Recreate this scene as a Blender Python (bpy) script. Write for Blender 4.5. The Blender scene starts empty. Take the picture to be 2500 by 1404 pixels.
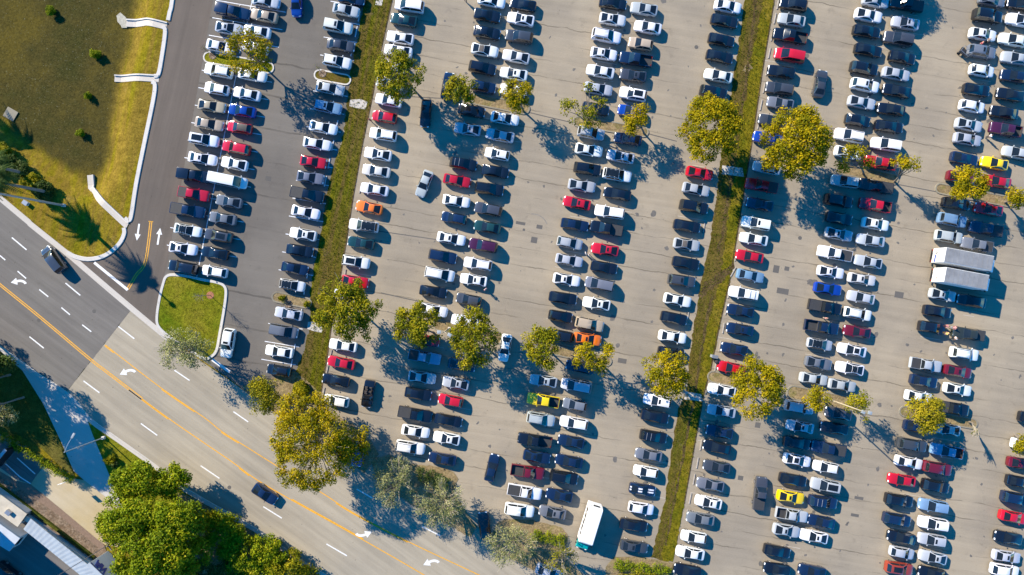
import bpy, bmesh, math, random
import numpy as np
from mathutils import Vector, Matrix
R = math.radians
rnd = random.Random(7)
scene = bpy.context.scene
col = scene.collection
H = 100.0            # camera height in metres
S = 14.5             # photo pixels per metre on the ground
def P(px, py, z=0.0):
    k = (H - z) / H
    return Vector(((px - 1250.0) / S * k, (702.0 - py) / S * k, z))

# ------------------------------------------------------------------ helpers
def tag(o, label=None, cat=None, group=None, kind=None):
    if label: o['label'] = label
    if cat: o['category'] = cat
    if group: o['group'] = group
    if kind: o['kind'] = kind
    return o
def link(o, parent=None):
    col.objects.link(o)
    if parent is not None: o.parent = parent
    return o
def empty(name, loc=(0, 0, 0), rz=0.0):
    o = bpy.data.objects.new(name, None)
    o.empty_display_size = 0.3
    o.location = loc; o.rotation_euler = (0, 0, rz)
    return link(o)
def mesh_obj(name, verts, faces, mats, parent=None, fmat=None, smooth=None):
    me = bpy.data.meshes.new(name)
    me.from_pydata([tuple(v) for v in verts], [], faces)
    if not isinstance(mats, (list, tuple)): mats = [mats]
    for m in mats: me.materials.append(m)
    if fmat: me.polygons.foreach_set('material_index', fmat)
    if smooth is not None:
        me.polygons.foreach_set('use_smooth', [True] * len(me.polygons))
        me.set_sharp_from_angle(angle=R(smooth))
    me.update()
    return link(bpy.data.objects.new(name, me), parent)
class MB:
    """collects boxes, tubes, prisms into one mesh"""
    def __init__(s): s.v = []; s.f = []; s.m = []
    def add(s, v, f, m=0):
        n = len(s.v); s.v += [tuple(a) for a in v]
        s.f += [[i + n for i in q] for q in f]; s.m += [m] * len(f)
    def box(s, c, size, rz=0.0, m=0, bev=0.0, tilt=None):
        bm = bmesh.new(); bmesh.ops.create_cube(bm, size=1.0)
        bmesh.ops.scale(bm, vec=size, verts=bm.verts)
        if bev: bmesh.ops.bevel(bm, geom=bm.edges[:], offset=bev, segments=2, affect='EDGES', profile=0.6)
        M = Matrix.Translation(c) @ Matrix.Rotation(rz, 4, 'Z')
        if tilt: M = M @ tilt
        bm.transform(M); bm.verts.ensure_lookup_table()
        bm.verts.index_update()
        s.add([v.co[:] for v in bm.verts], [[v.index for v in f.verts] for f in bm.faces], m); bm.free()
    def tube(s, pts, radii, n=8, m=0, cap=True):
        pts = [Vector(p) for p in pts]; rings = []
        for i, p in enumerate(pts):
            d = (pts[min(i + 1, len(pts) - 1)] - pts[max(i - 1, 0)]).normalized()
            a = d.cross(Vector((0, 0, 1)) if abs(d.z) < 0.95 else Vector((1, 0, 0))).normalized(); b = d.cross(a)
            rings.append([p + (a * math.cos(t) + b * math.sin(t)) * radii[i] for t in [2 * math.pi * k / n for k in range(n)]])
        v = [q for r in rings for q in r]; f = []
        for i in range(len(rings) - 1):
            for k in range(n):
                f.append([i * n + k, i * n + (k + 1) % n, (i + 1) * n + (k + 1) % n, (i + 1) * n + k])
        if cap: f.append(list(range(n))[::-1]); f.append([(len(rings) - 1) * n + k for k in range(n)])
        s.add(v, f, m)
    def build(s, name, mats, parent=None, smooth=None):
        return mesh_obj(name, s.v, s.f, mats, parent, s.m, smooth)

# ------------------------------------------------------------------ materials
def newmat(name):
    m = bpy.data.materials.new(name); m.use_nodes = True
    nt = m.node_tree; b = nt.nodes['Principled BSDF']
    return m, nt, b
def nd(nt, t, **kw):
    n = nt.nodes.new(t)
    for k, v in kw.items():
        if k.startswith('i_'):
            key = k[2:]; n.inputs[int(key) if key.isdigit() else key.replace('_', ' ')].default_value = v
        else: setattr(n, k, v)
    return n
def ramp(nt, stops, fac):
    r = nd(nt, 'ShaderNodeValToRGB'); e = r.color_ramp.elements
    while len(e) < len(stops): e.new(0.5)
    for k, (p, c) in enumerate(stops):
        e[k].position = p; e[k].color = (c, c, c, 1) if isinstance(c, (int, float)) else (*c, 1)
    nt.links.new(fac, r.inputs[0]); return r.outputs[0]
def noise(nt, vec, scale, detail=4, rough=0.55):
    n = nd(nt, 'ShaderNodeTexNoise'); n.inputs['Scale'].default_value = scale
    n.inputs['Detail'].default_value = detail; n.inputs['Roughness'].default_value = rough
    nt.links.new(vec, n.inputs['Vector']); return n.outputs['Fac']
def mul(nt, a, b, f=1.0, mode='MULTIPLY'):
    m = nd(nt, 'ShaderNodeMix', data_type='RGBA', blend_type=mode)
    if isinstance(f, (int, float)): m.inputs[0].default_value = f
    else: nt.links.new(f, m.inputs[0])
    for k, x in ((6, a), (7, b)):
        if isinstance(x, tuple): m.inputs[k].default_value = (*x, 1)
        else: nt.links.new(x, m.inputs[k])
    return m.outputs[2]
def mth(nt, op, a, b=None):
    m = nd(nt, 'ShaderNodeMath', operation=op)
    for k, x in ((0, a), (1, b)):
        if x is None: continue
        if isinstance(x, (int, float)): m.inputs[k].default_value = x
        else: nt.links.new(x, m.inputs[k])
    return m.outputs[0]
def dirmap(nt, vec, ang, sx, sy):
    mp = nd(nt, 'ShaderNodeMapping', vector_type='TEXTURE'); mp.inputs['Rotation'].default_value[2] = ang
    nt.links.new(vec, mp.inputs[0])
    mp2 = nd(nt, 'ShaderNodeMapping'); mp2.inputs['Scale'].default_value = (sx, sy, 1)
    nt.links.new(mp.outputs[0], mp2.inputs[0]); return mp2.outputs[0]
def bump(nt, b, h, strength=0.4, dist=0.05):
    n = nd(nt, 'ShaderNodeBump'); n.inputs['Strength'].default_value = strength; n.inputs['Distance'].default_value = dist
    nt.links.new(h, n.inputs['Height']); nt.links.new(n.outputs[0], b.inputs['Normal'])
def plain(name, c, rough=0.5, metal=0.0, var=0.0, scale=3.0, **kw):
    m, nt, b = newmat(name)
    b.inputs['Roughness'].default_value = rough; b.inputs['Metallic'].default_value = metal
    for k, v in kw.items(): b.inputs[k.replace('_', ' ')].default_value = v
    if var:
        tc = nd(nt, 'ShaderNodeTexCoord'); n = noise(nt, tc.outputs['Object'], scale, 5, 0.6)
        nt.links.new(mul(nt, c, ramp(nt, [(0.25, 1 - var), (0.75, 1 + var)], n)), b.inputs['Base Color'])
    else: b.inputs['Base Color'].default_value = (*c, 1)
    return m
def paving(name, base, patch, ang, seam=0.0, period=2.8, tracks=0.0, stain=0.25, speck=0.12, rough=0.9):
    """asphalt / old concrete: broad tone drift, streaks along the traffic, stains, hairline seams"""
    m, nt, b = newmat(name); b.inputs['Roughness'].default_value = rough; b.inputs['Specular IOR Level'].default_value = 0.08
    v = nd(nt, 'ShaderNodeTexCoord').outputs['Object']
    big = noise(nt, v, 0.06, 5, 0.6)
    c = mul(nt, base, patch, ramp(nt, [(0.40, 0.0), (0.60, 1.0)], big), 'MIX')
    st = noise(nt, dirmap(nt, v, ang, 0.05, 0.9), 1.0, 4, 0.6)
    c = mul(nt, c, ramp(nt, [(0.3, 1 - tracks), (0.7, 1 + tracks)], st))
    n2 = noise(nt, v, 0.55, 5, 0.65)
    c = mul(nt, c, ramp(nt, [(0.22, 1 - stain), (0.42, 1.0), (0.62, 1.0), (0.82, 1 + stain * 0.5)], n2))
    n3 = noise(nt, v, 6.0, 3, 0.7)
    c = mul(nt, c, ramp(nt, [(0.25, 1 - speck), (0.75, 1 + speck)], n3))
    sp = noise(nt, v, 2.3, 2, 0.5)
    c = mul(nt, c, ramp(nt, [(0.0, 1.0), (0.715, 1.0), (0.76, 0.62)], sp))
    if seam:
        wob = noise(nt, v, 0.3, 3)
        sep = nd(nt, 'ShaderNodeSeparateXYZ'); nt.links.new(dirmap(nt, v, ang, 1, 1), sep.inputs[0])
        y = mth(nt, 'ADD', sep.outputs[1], mth(nt, 'MULTIPLY', wob, 0.9))
        fr = mth(nt, 'FRACT', mth(nt, 'DIVIDE', y, period))
        ln = mth(nt, 'LESS_THAN', mth(nt, 'ABSOLUTE', mth(nt, 'SUBTRACT', fr, 0.5)), 0.028)
        gate = ramp(nt, [(0.45, 0.0), (0.6, 1.0)], noise(nt, dirmap(nt, v, ang, 0.06, 0.35), 1.0, 4, 0.7))
        c = mul(nt, c, (1 - seam,) * 3, mth(nt, 'MULTIPLY', ln, gate))
    nt.links.new(c, b.inputs['Base Color'])
    bump(nt, b, n3, 0.25, 0.02)
    return m
def grassmat(name, a, b2, c2, scale=0.18, stripe=None, wet=None, brown=(0.115, 0.082, 0.024), bare=(0.17, 0.125, 0.06)):
    m, nt, b = newmat(name); b.inputs['Roughness'].default_value = 0.95; b.inputs['Specular IOR Level'].default_value = 0.0
    v = nd(nt, 'ShaderNodeTexCoord').outputs['Object']
    n1 = noise(nt, v, scale, 6, 0.65)
    c = ramp(nt, [(0.32, a), (0.52, b2), (0.7, c2)], n1)
    if stripe is not None:
        s = noise(nt, dirmap(nt, v, stripe, 0.03, 0.75), 1.0, 4, 0.65)
        c = mul(nt, c, brown, ramp(nt, [(0.44, 0.95), (0.60, 0.0)], s), 'MIX')
        c = mul(nt, c, bare, ramp(nt, [(0.60, 0.0), (0.70, 0.8)], noise(nt, v, 0.22, 6, 0.7)), 'MIX')
    n3 = noise(nt, v, 3.2, 4, 0.75); n2 = noise(nt, v, 0.9, 4, 0.6)
    c = mul(nt, c, ramp(nt, [(0.25, 0.66), (0.75, 1.3)], n2))
    c = mul(nt, c, ramp(nt, [(0.25, 0.5), (0.75, 1.4)], n3))
    if wet:
        at = nd(nt, 'ShaderNodeAttribute', attribute_name='wet')
        w = ramp(nt, [(0.33, wet[0]), (0.5, wet[1]), (0.66, wet[2])], noise(nt, v, 0.1, 7, 0.7))
        w = mul(nt, w, ramp(nt, [(0.25, 0.55), (0.75, 1.4)], n3))
        w = mul(nt, w, (0.26, 0.27, 0.20), ramp(nt, [(0.66, 0.0), (0.76, 0.55)], noise(nt, v, 4.5, 2, 0.6)), 'MIX')
        c = mul(nt, c, w, at.outputs['Fac'], 'MIX')
    nt.links.new(c, b.inputs['Base Color'])
    bump(nt, b, n3, 0.9, 0.12)
    return m
def leafmat(name, stops, trans=0.25):
    m, nt, b = newmat(name)
    g = nd(nt, 'ShaderNodeNewGeometry')
    at = nd(nt, 'ShaderNodeAttribute', attribute_name='tone')
    f = mth(nt, 'ADD', mth(nt, 'MULTIPLY', g.outputs['Random Per Island'], 0.38), mth(nt, 'MULTIPLY', at.outputs['Fac'], 0.62))
    c = ramp(nt, stops, f)
    nt.links.new(c, b.inputs['Base Color']); b.inputs['Roughness'].default_value = 0.55; b.inputs['Specular IOR Level'].default_value = 0.06
    tr = nd(nt, 'ShaderNodeBsdfTranslucent'); nt.links.new(mul(nt, c, (1.15, 1.1, 0.5)), tr.inputs[0])
    mx = nd(nt, 'ShaderNodeMixShader'); mx.inputs[0].default_value = trans
    nt.links.new(b.outputs[0], mx.inputs[1]); nt.links.new(tr.outputs[0], mx.inputs[2])
    nt.links.new(mx.outputs[0], nt.nodes['Material Output'].inputs[0])
    return m
AX = R(-10.0)        # stall axis
RD = R(-36.0)        # road axis
M = {}
M['lot_a'] = paving('lot_asphalt_dark', (0.129, 0.115, 0.100), (0.162, 0.144, 0.123), AX, 0.35, 5.6, 0.05, 0.18, 0.10)
M['lot_b'] = paving('lot_old_asphalt', (0.321, 0.266, 0.193), (0.255, 0.215, 0.163), AX, 0.45, 2.9, 0.09, 0.24, 0.12)
M['access'] = paving('access_asphalt', (0.132, 0.108, 0.089), (0.113, 0.094, 0.079), R(77), 0, 3, 0.10, 0.12, 0.08)
M['road_old'] = paving('road_pale', (0.335, 0.287, 0.215), (0.295, 0.255, 0.195), RD, 0, 3, 0.15, 0.10, 0.07)
M['road_new'] = paving('road_grey', (0.143, 0.129, 0.116), (0.160, 0.146, 0.129), RD, 0, 3, 0.15, 0.12, 0.07)
M['plaza'] = paving('plaza_concrete', (0.44, 0.37, 0.26), (0.40, 0.31, 0.17), RD, 0, 3, 0.05, 0.2, 0.08)
M['walk'] = paving('walk_concrete', (0.50, 0.45, 0.39), (0.46, 0.42, 0.37), RD, 0.2, 1.5, 0.04, 0.12, 0.07)
M['kerb'] = paving('kerb_concrete', (0.56, 0.52, 0.47), (0.48, 0.45, 0.41), RD, 0, 3, 0.04, 0.2, 0.12)
M['oldkerb'] = paving('kerb_weathered', (0.27, 0.24, 0.18), (0.2, 0.18, 0.14), RD, 0, 3, 0.04, 0.3, 0.15)
M['patch'] = paving('asphalt_patch', (0.105, 0.098, 0.09), (0.12, 0.11, 0.10), AX, 0, 3, 0.04, 0.1, 0.1)
M['darkpave'] = paving('plaza_dark', (0.13, 0.12, 0.115), (0.16, 0.15, 0.13), RD, 0.4, 1.6, 0.1, 0.2, 0.1)
M['grass'] = grassmat('strip_grass', (0.07, 0.078, 0.008), (0.115, 0.092, 0.014), (0.16, 0.118, 0.028), 0.16, R(79))
M['strip_green'] = grassmat('strip_grass_green', (0.067, 0.090, 0.005), (0.123, 0.112, 0.008), (0.185, 0.135, 0.023), 0.2, R(79))
M['strip_lush'] = grassmat('strip_grass_lush', (0.094, 0.105, 0.007), (0.160, 0.130, 0.010), (0.207, 0.147, 0.026), 0.25)
M['lawn'] = grassmat('lawn_grass', (0.122, 0.122, 0.006), (0.198, 0.154, 0.011), (0.250, 0.186, 0.017), 0.09, R(77),
                     brown=(0.20, 0.135, 0.022), bare=(0.22, 0.155, 0.04), wet=((0.042, 0.043, 0.013), (0.064, 0.053, 0.016), (0.094, 0.072, 0.016)))
M['island'] = grassmat('island_grass', (0.085, 0.125, 0.006), (0.165, 0.16, 0.012), (0.22, 0.175, 0.025), 0.13)
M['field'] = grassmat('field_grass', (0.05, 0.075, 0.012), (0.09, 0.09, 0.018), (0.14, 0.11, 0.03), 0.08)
M['mulch'] = grassmat('bed_mulch', (0.20, 0.15, 0.075), (0.27, 0.20, 0.11), (0.16, 0.15, 0.04), 0.5)
M['bark'] = grassmat('gravel_brown', (0.15, 0.10, 0.065), (0.21, 0.155, 0.11), (0.26, 0.2, 0.15), 1.2)
M['soil'] = grassmat('soil_and_edge_shade', (0.06, 0.04, 0.02), (0.10, 0.07, 0.03), (0.15, 0.10, 0.04), 0.8)  # also colours the lot edge ribbon, where it includes painted shadow
M['white_line'] = plain('marking_white', (0.66, 0.65, 0.63), 0.7, var=0.22, scale=5)
M['stall_line'] = plain('marking_stall', (0.62, 0.63, 0.66), 0.7, var=0.3, scale=2)
M['faint_line'] = plain('marking_worn', (0.42, 0.375, 0.315), 0.9, var=0.2, scale=1.2)
M['yellow_line'] = plain('marking_yellow', (0.62, 0.30, 0.02), 0.7, var=0.25, scale=3)
M['stop'] = plain('wheel_stop_concrete', (0.30, 0.27, 0.24), 0.85, var=0.35, scale=4)
M['stop_pale'] = plain('wheel_stop_pale', (0.52, 0.55, 0.6), 0.8, var=0.2, scale=4)
# leaves
M['leaf_gold'] = leafmat('leaves_yellow_green', [(0.0, (0.088, 0.101, 0.002)), (0.35, (0.201, 0.178, 0.004)), (0.7, (0.349, 0.264, 0.004)), (1.0, (0.539, 0.351, 0.008))])
M['leaf_mid'] = leafmat('leaves_olive', [(0.0, (0.065, 0.089, 0.004)), (0.4, (0.165, 0.167, 0.006)), (0.75, (0.305, 0.254, 0.007)), (1.0, (0.480, 0.370, 0.025))])
M['leaf_green'] = leafmat('leaves_fresh_green', [(0.0, (0.057, 0.093, 0.004)), (0.4, (0.144, 0.194, 0.005)), (0.75, (0.250, 0.278, 0.006)), (1.0, (0.421, 0.338, 0.016))])
M['leaf_dark'] = leafmat('leaves_dark_green', [(0.0, (0.021, 0.042, 0.008)), (0.5, (0.056, 0.091, 0.017)), (1.0, (0.119, 0.147, 0.042))])
M['leaf_grey'] = leafmat('leaves_grey_green', [(0.0, (0.090, 0.102, 0.038)), (0.4, (0.198, 0.212, 0.077)), (0.75, (0.341, 0.333, 0.132)), (1.0, (0.594, 0.535, 0.265))])
M['leaf_tuft'] = leafmat('grass_blades', [(0.0, (0.045, 0.065, 0.004)), (0.5, (0.10, 0.11, 0.006)), (1.0, (0.17, 0.15, 0.012))])
M['leaf_bright'] = leafmat('leaves_bright_yellow', [(0.0, (0.112, 0.112, 0.006)), (0.5, (0.275, 0.231, 0.010)), (1.0, (0.450, 0.338, 0.019))])
M['trunk'] = plain('bark_grey', (0.20, 0.165, 0.125), 0.9, var=0.35, scale=4)
M['twigs'] = plain('twig_pale', (0.36, 0.31, 0.23), 0.9, var=0.3, scale=4)
M['oil'] = plain('oil_stain', (0.12, 0.108, 0.095), 0.8, var=0.3, scale=2)
M['palmtrunk'] = plain('palm_bark', (0.20, 0.18, 0.16), 0.9, var=0.3, scale=5)
# things
def paintmat():
    m, nt, b = newmat('car_paint'); oi = nd(nt, 'ShaderNodeObjectInfo')
    v = nd(nt, 'ShaderNodeTexCoord').outputs['Object']
    c = mul(nt, oi.outputs['Color'], ramp(nt, [(0.3, 0.93), (0.7, 1.05)], noise(nt, v, 0.9, 4, 0.6)))
    nt.links.new(c, b.inputs['Base Color']); b.inputs['Roughness'].default_value = 0.18
    b.inputs['Coat Weight'].default_value = 0.9; b.inputs['Coat IOR'].default_value = 1.65; b.inputs['Coat Roughness'].default_value = 0.03
    return m
M['paint'] = paintmat()
def clothmat():
    m, nt, b = newmat('cloth'); oi = nd(nt, 'ShaderNodeObjectInfo')
    nt.links.new(oi.outputs['Color'], b.inputs['Base Color']); b.inputs['Roughness'].default_value = 0.9
    return m
M['cloth'] = clothmat()
M['trim'] = plain('black_trim', (0.02, 0.02, 0.022), 0.6, var=0.2)
M['glass'] = plain('car_glass', (0.010, 0.014, 0.018), 0.06, Specular_IOR_Level=0.6, var=0.3, scale=1.5)
M['tyre'] = plain('tyre_rubber', (0.018, 0.018, 0.018), 0.85, var=0.2)
M['rim'] = plain('alloy_rim', (0.5, 0.5, 0.52), 0.3, 0.9, var=0.05)
M['lamp'] = plain('headlight_lens', (0.75, 0.77, 0.8), 0.12, var=0.05)
M['tail'] = plain('tail_lens', (0.35, 0.01, 0.012), 0.15, var=0.1)
M['liner'] = plain('bed_liner', (0.035, 0.035, 0.037), 0.75, var=0.25, scale=5)
M['softtop'] = plain('soft_top', (0.10, 0.085, 0.075), 0.9, var=0.15)
M['stripe'] = plain('stripe_white', (0.7, 0.7, 0.72), 0.3, var=0.04)
M['bar'] = plain('rack_metal', (0.45, 0.45, 0.46), 0.35, 0.7, var=0.05)
M['seat'] = plain('seat_leather', (0.05, 0.04, 0.035), 0.6, var=0.2)
M['steel'] = plain('pole_steel', (0.36, 0.38, 0.38), 0.5, 0.3, var=0.15)
M['tanpole'] = plain('pole_tan', (0.390, 0.315, 0.203), 0.7, var=0.12)
M['lampgreen'] = plain('lamp_green', (0.02, 0.08, 0.05), 0.4, var=0.1)
M['boxwhite'] = plain('box_white', (0.72, 0.72, 0.70), 0.5, var=0.06, scale=1.2)
M['boxroof'] = plain('box_roof', (0.204, 0.207, 0.215), 0.75, var=0.22, scale=0.8)
M['bus_white'] = plain('bus_white', (0.80, 0.79, 0.78), 0.35, var=0.04, Coat_Weight=0.4)
M['bus_teal'] = plain('bus_teal', (0.0, 0.30, 0.29), 0.35, var=0.06, Coat_Weight=0.4)
M['blue'] = plain('sign_blue', (0.02, 0.05, 0.30), 0.5, var=0.05)
M['ink'] = plain('sign_ink', (0.03, 0.028, 0.03), 0.7, var=0.1)
M['rust'] = plain('red_paint', (0.35, 0.06, 0.02), 0.6, var=0.2)
M['roofbeige'] = plain('roof_beige', (0.46, 0.41, 0.33), 0.85, var=0.18, scale=0.7)
M['roofmetal'] = plain('roof_metal', (0.42, 0.45, 0.46), 0.45, 0.2, var=0.12, scale=0.8)
M['roofblue'] = plain('roof_pale', (0.45, 0.47, 0.5), 0.7, var=0.1, scale=0.6)
M['wallgrey'] = plain('wall_render', (0.45, 0.44, 0.42), 0.85, var=0.12, scale=1.2)
M['cream'] = plain('wall_cream', (0.66, 0.60, 0.47), 0.8, var=0.08, scale=1.0)
M['black'] = plain('sign_black', (0.008, 0.008, 0.010), 0.5, var=0.2)
M['skin'] = plain('skin', (0.42, 0.25, 0.17), 0.6, var=0.06)
M['stone'] = plain('riprap_stone', (0.36, 0.33, 0.26), 0.9, var=0.3, scale=3)
# ------------------------------------------------------------------ setting
def struct(o, label): return tag(o, label, kind='structure')
def inside(p, poly):
    r = False; n = len(poly); j = n - 1
    for i in range(n):
        a, b = poly[i], poly[j]
        if (a[1] > p[1]) != (b[1] > p[1]) and p[0] < (b[0] - a[0]) * (p[1] - a[1]) / (b[1] - a[1]) + a[0]: r = not r
        j = i
    return r
def dist_poly(p, poly):
    best = 1e9
    for i in range(len(poly)):
        a = poly[i]; b = poly[(i + 1) % len(poly)]
        dx, dy = b[0] - a[0], b[1] - a[1]
        t = max(0, min(1, ((p[0] - a[0]) * dx + (p[1] - a[1]) * dy) / (dx * dx + dy * dy + 1e-9)))
        best = min(best, math.hypot(p[0] - a[0] - t * dx, p[1] - a[1] - t * dy))
    return best
def smooth_path(pts, n=6, closed=False):
    """Catmull-Rom through the points"""
    out = []; N = len(pts); segs = N if closed else N - 1
    for i in range(segs):
        g = lambda k: pts[(k) % N] if closed else pts[max(0, min(N - 1, k))]
        p0, p1, p2, p3 = g(i - 1), g(i), g(i + 1), g(i + 2)
        for k in range(n):
            t = k / n
            out.append(tuple(0.5 * (2 * p1[a] + (p2[a] - p0[a]) * t + (2 * p0[a] - 5 * p1[a] + 4 * p2[a] - p3[a]) * t * t + (3 * p1[a] - p0[a] - 3 * p2[a] + p3[a]) * t ** 3) for a in (0, 1)))
    if not closed: out.append(tuple(pts[-1]))
    return out
def sheet(name, pts, z, m, label=None, ragged=0.0, solid=0.0):
    if ragged:
        q = []
        for i in range(len(pts)):
            a, b = pts[i], pts[(i + 1) % len(pts)]
            k = max(1, int(math.hypot(b[0] - a[0], b[1] - a[1]) / 9))
            for j in range(k):
                t = j / k
                q.append((a[0] + (b[0] - a[0]) * t + rnd.uniform(-ragged, ragged), a[1] + (b[1] - a[1]) * t + rnd.uniform(-ragged, ragged)))
        pts = q
    bm = bmesh.new(); f = bm.faces.new([bm.verts.new(P(x, y) + Vector((0, 0, z))) for x, y in pts])
    bm.normal_update()
    if f.normal.z < 0: f.normal_flip()
    if solid:
        r = bmesh.ops.extrude_face_region(bm, geom=[f])
        bmesh.ops.translate(bm, vec=(0, 0, -solid), verts=[e for e in bm.verts if e in f.verts])
    bmesh.ops.triangulate(bm, faces=bm.faces[:])
    if solid: bmesh.ops.recalc_face_normals(bm, faces=bm.faces[:])
    me = bpy.data.meshes.new(name); bm.to_mesh(me); bm.free(); me.materials.append(m)
    o = link(bpy.data.objects.new(name, me))
    return struct(o, label) if label else o
def ribbon(mb, path, w, z, closed=False, m=0, h=0.0):
    """flat band (h=0) or raised kerb (h>0) along a pixel path, w in metres"""
    pts = [P(x, y) for x, y in path]; n = len(pts); L = []
    for i in range(n):
        a = pts[(i - 1) % n if closed else max(i - 1, 0)]; b = pts[(i + 1) % n if closed else min(i + 1, n - 1)]
        d = (b - a).normalized(); s = Vector((-d.y, d.x, 0)) * (w / 2); L.append((pts[i] + s, pts[i] - s))
    zz = Vector((0, 0, z)); up = Vector((0, 0, z + h)); v = []; f = []
    for l, r in L:
        v += [l + zz, l * 1.0 + (r - l) * 0.08 + up, r + (l - r) * 0.08 + up, r + zz] if h else [l + zz, r + zz]
    k = 4 if h else 2
    for i in range(n if closed else n - 1):
        a = i * k; b = ((i + 1) % n) * k
        for q in range(k - 1): f.append([a + q, a + q + 1, b + q + 1, b + q][::1])
    if h and not closed: f += [[0, 1, 2, 3], [(n - 1) * k + 3, (n - 1) * k + 2, (n - 1) * k + 1, (n - 1) * k]]
    mb.add(v, f, m)
def lines(name, segs, w, z, m, label):
    mb = MB()
    for s in segs: ribbon(mb, s, w, z)
    o = mb.build(name, m); bm = bmesh.new(); bm.from_mesh(o.data)
    for f in bm.faces:
        f.normal_update()
        if f.normal.z < 0: f.normal_flip()
    bm.to_mesh(o.data); bm.free(); return struct(o, label)
def kerb(name, path, w, h, m, label, closed=False, z=0.0, sm=4):
    mb = MB(); ribbon(mb, smooth_path(path, sm, closed) if sm else path, w, z, closed, 0, h)
    o = mb.build(name, m); bm = bmesh.new(); bm.from_mesh(o.data); bmesh.ops.recalc_face_normals(bm, faces=bm.faces[:])
    bm.to_mesh(o.data); bm.free(); return struct(o, label)

# the ground: one grid to the horizon, with the dry pond scooped out of it
toe = [(322, -500), (315, 0), (298, 100), (270, 190), (254, 300), (240, 400), (215, 440), (190, 432), (130, 395), (70, 345), (20, 310), (-60, 250), (-500, 0), (-500, -500)]
def gridlines(lo, a, b, hi, fine, coarse):
    r = list(np.linspace(lo, a, coarse)) + list(np.arange(a + fine, b, fine)) + list(np.linspace(b, hi, coarse)); return r
gx = gridlines(-9000, -350, 420, 12000, 11, 9); gy = gridlines(-9000, -350, 600, 11000, 11, 9)
def pond(x, y):
    if not (-520 < x < 430 and -520 < y < 620): return 0.0
    d = 0 if inside((x, y), toe) else dist_poly((x, y), toe)
    t = max(0, min(1, d / 72)); t = t * t * (3 - 2 * t)
    e = max(0, 1 - max(0, -x - 300) / 200) * max(0, 1 - max(0, -y - 300) / 200)
    return -0.06 - 1.35 * (1 - t) * e + (0.05 * math.sin(x * .11) * math.sin(y * .09) if d < 5 else 0)
gv = []; gw = []
for y in gy:
    for x in gx:
        if -520 < x < 430 and -520 < y < 620:
            z = pond(x, y); d = 0 if inside((x, y), toe) else dist_poly((x, y), toe)
            dd = d if d > 0 else -dist_poly((x, y), toe)
            gw.append(max(0, min(1, 0.5 - (dd - 4 + 5 * math.sin(y * .05) + 4 * math.sin(x * .09 + y * .07)) / 26)) if x > 150 or dd > -30 else 1.0)
        else: z = -0.06; gw.append(0.0)
        gv.append(P(x, y) + Vector((0, 0, z)))
nx = len(gx)
gf = [[j * nx + i, (j + 1) * nx + i, (j + 1) * nx + i + 1, j * nx + i + 1] for j in range(len(gy) - 1) for i in range(nx - 1)]
g = mesh_obj('ground', gv, gf, M['lawn'], smooth=60)
at = g.data.attributes.new('wet', 'FLOAT', 'POINT'); at.data.foreach_set('value', gw)
struct(g, 'mown grass ground with a shallow dry pond')

sheet('parking_lot', [(516, -700), (516, 0), (407, 640), (395, 690), (380, 790), (430, 835), (560, 925), (660, 1000), (740, 1000), (800, 500), (905, 0), (975, -700)], 0.0, M['lot_a'], 'dark asphalt parking lot with white stall lines')
sheet('parking_lot', [(960, -700), (905, 0), (800, 500), (740, 1000), (735, 1040), (915, 1192), (1140, 1332), (1400, 1462), (2400, 2010), (4000, 2000), (4000, -700)], 0.001, M['lot_b'], 'pale worn asphalt parking lot')
sheet('access_road', [(505, -700), (421, 0), (409, 57), (394, 150), (384, 197), (354, 350), (334, 450), (321, 532), (309, 567), (282, 609), (249, 629), (214, 635), (182, 629), (150, 606), (320, 745), (388, 800), (388, 740), (397, 690), (409, 640), (520, 0), (535, -700)], 0.004, M['access'], 'grey brown access road beside the lot')
ne = [(320, 757), (400, 818), (500, 888), (560, 928), (650, 993), (760, 1070), (900, 1167), (1000, 1232), (1150, 1318), (1350, 1424), (1900, 1690), (2600, 2000)]
sw = [(2000, 2100), (1300, 1690), (790, 1404), (700, 1345), (620, 1290), (450, 1192), (380, 1137), (215, 1020), (163, 957)]
sheet('road', ne + sw, 0.008, M['road_old'], 'pale older stretch of the main road')
sheet('road', [(320, 757), (240, 688), (165, 624), (75, 552), (0, 490), (-700, -90), (-1400, -200), (-1400, 300), (-700, 300), (0, 845), (163, 957)] + [(163 + 157 * t / 22 + rnd.uniform(-1.6, 1.6), 957 - 200 * t / 22 + rnd.uniform(-1.2, 1.2)) for t in range(1, 22)], 0.009, M['road_new'], 'grey newer stretch of the main road')
# green strips
s1l = [(925, -500), (890, 0), (872, 100), (855, 185), (838, 330), (805, 440), (788, 540), (770, 640), (756, 715), (758, 790), (745, 850), (716, 925)]
s1r = [(760, 1000), (783, 960), (800, 860), (808, 800), (828, 690), (845, 590), (862, 480), (885, 350), (910, 230), (930, 120), (957, 0), (1050, -500)]
sheet('grass_strip', s1l + s1r, 0.03, M['strip_green'], 'left green grass strip between the dark lot and pale lot', ragged=2.6)
s2l = [(1880, -500), (1818, 0), (1800, 130), (1785, 230), (1765, 350), (1752, 450), (1735, 580), (1712, 690), (1692, 800), (1676, 950), (1655, 1000), (1622, 1230), (1590, 1362)]
s2r = [(1642, 1372), (1670, 1230), (1700, 1060), (1718, 960), (1735, 900), (1755, 800), (1782, 680), (1806, 530), (1835, 350), (1860, 180), (1890, 0), (1975, -500)]
sheet('grass_strip', s2l + s2r, 0.03, M['grass'], 'right long grass strip between rows of the pale lot', ragged=2.4)
mid = [(x - 27 + 5 * math.sin(y * .03), y) for x, y in s2r][::-1]
sheet('grass_edge', mid + s2r, 0.034, M['strip_lush'], 'lush yellow green right edge of the right grass strip', ragged=3.5)
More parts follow.
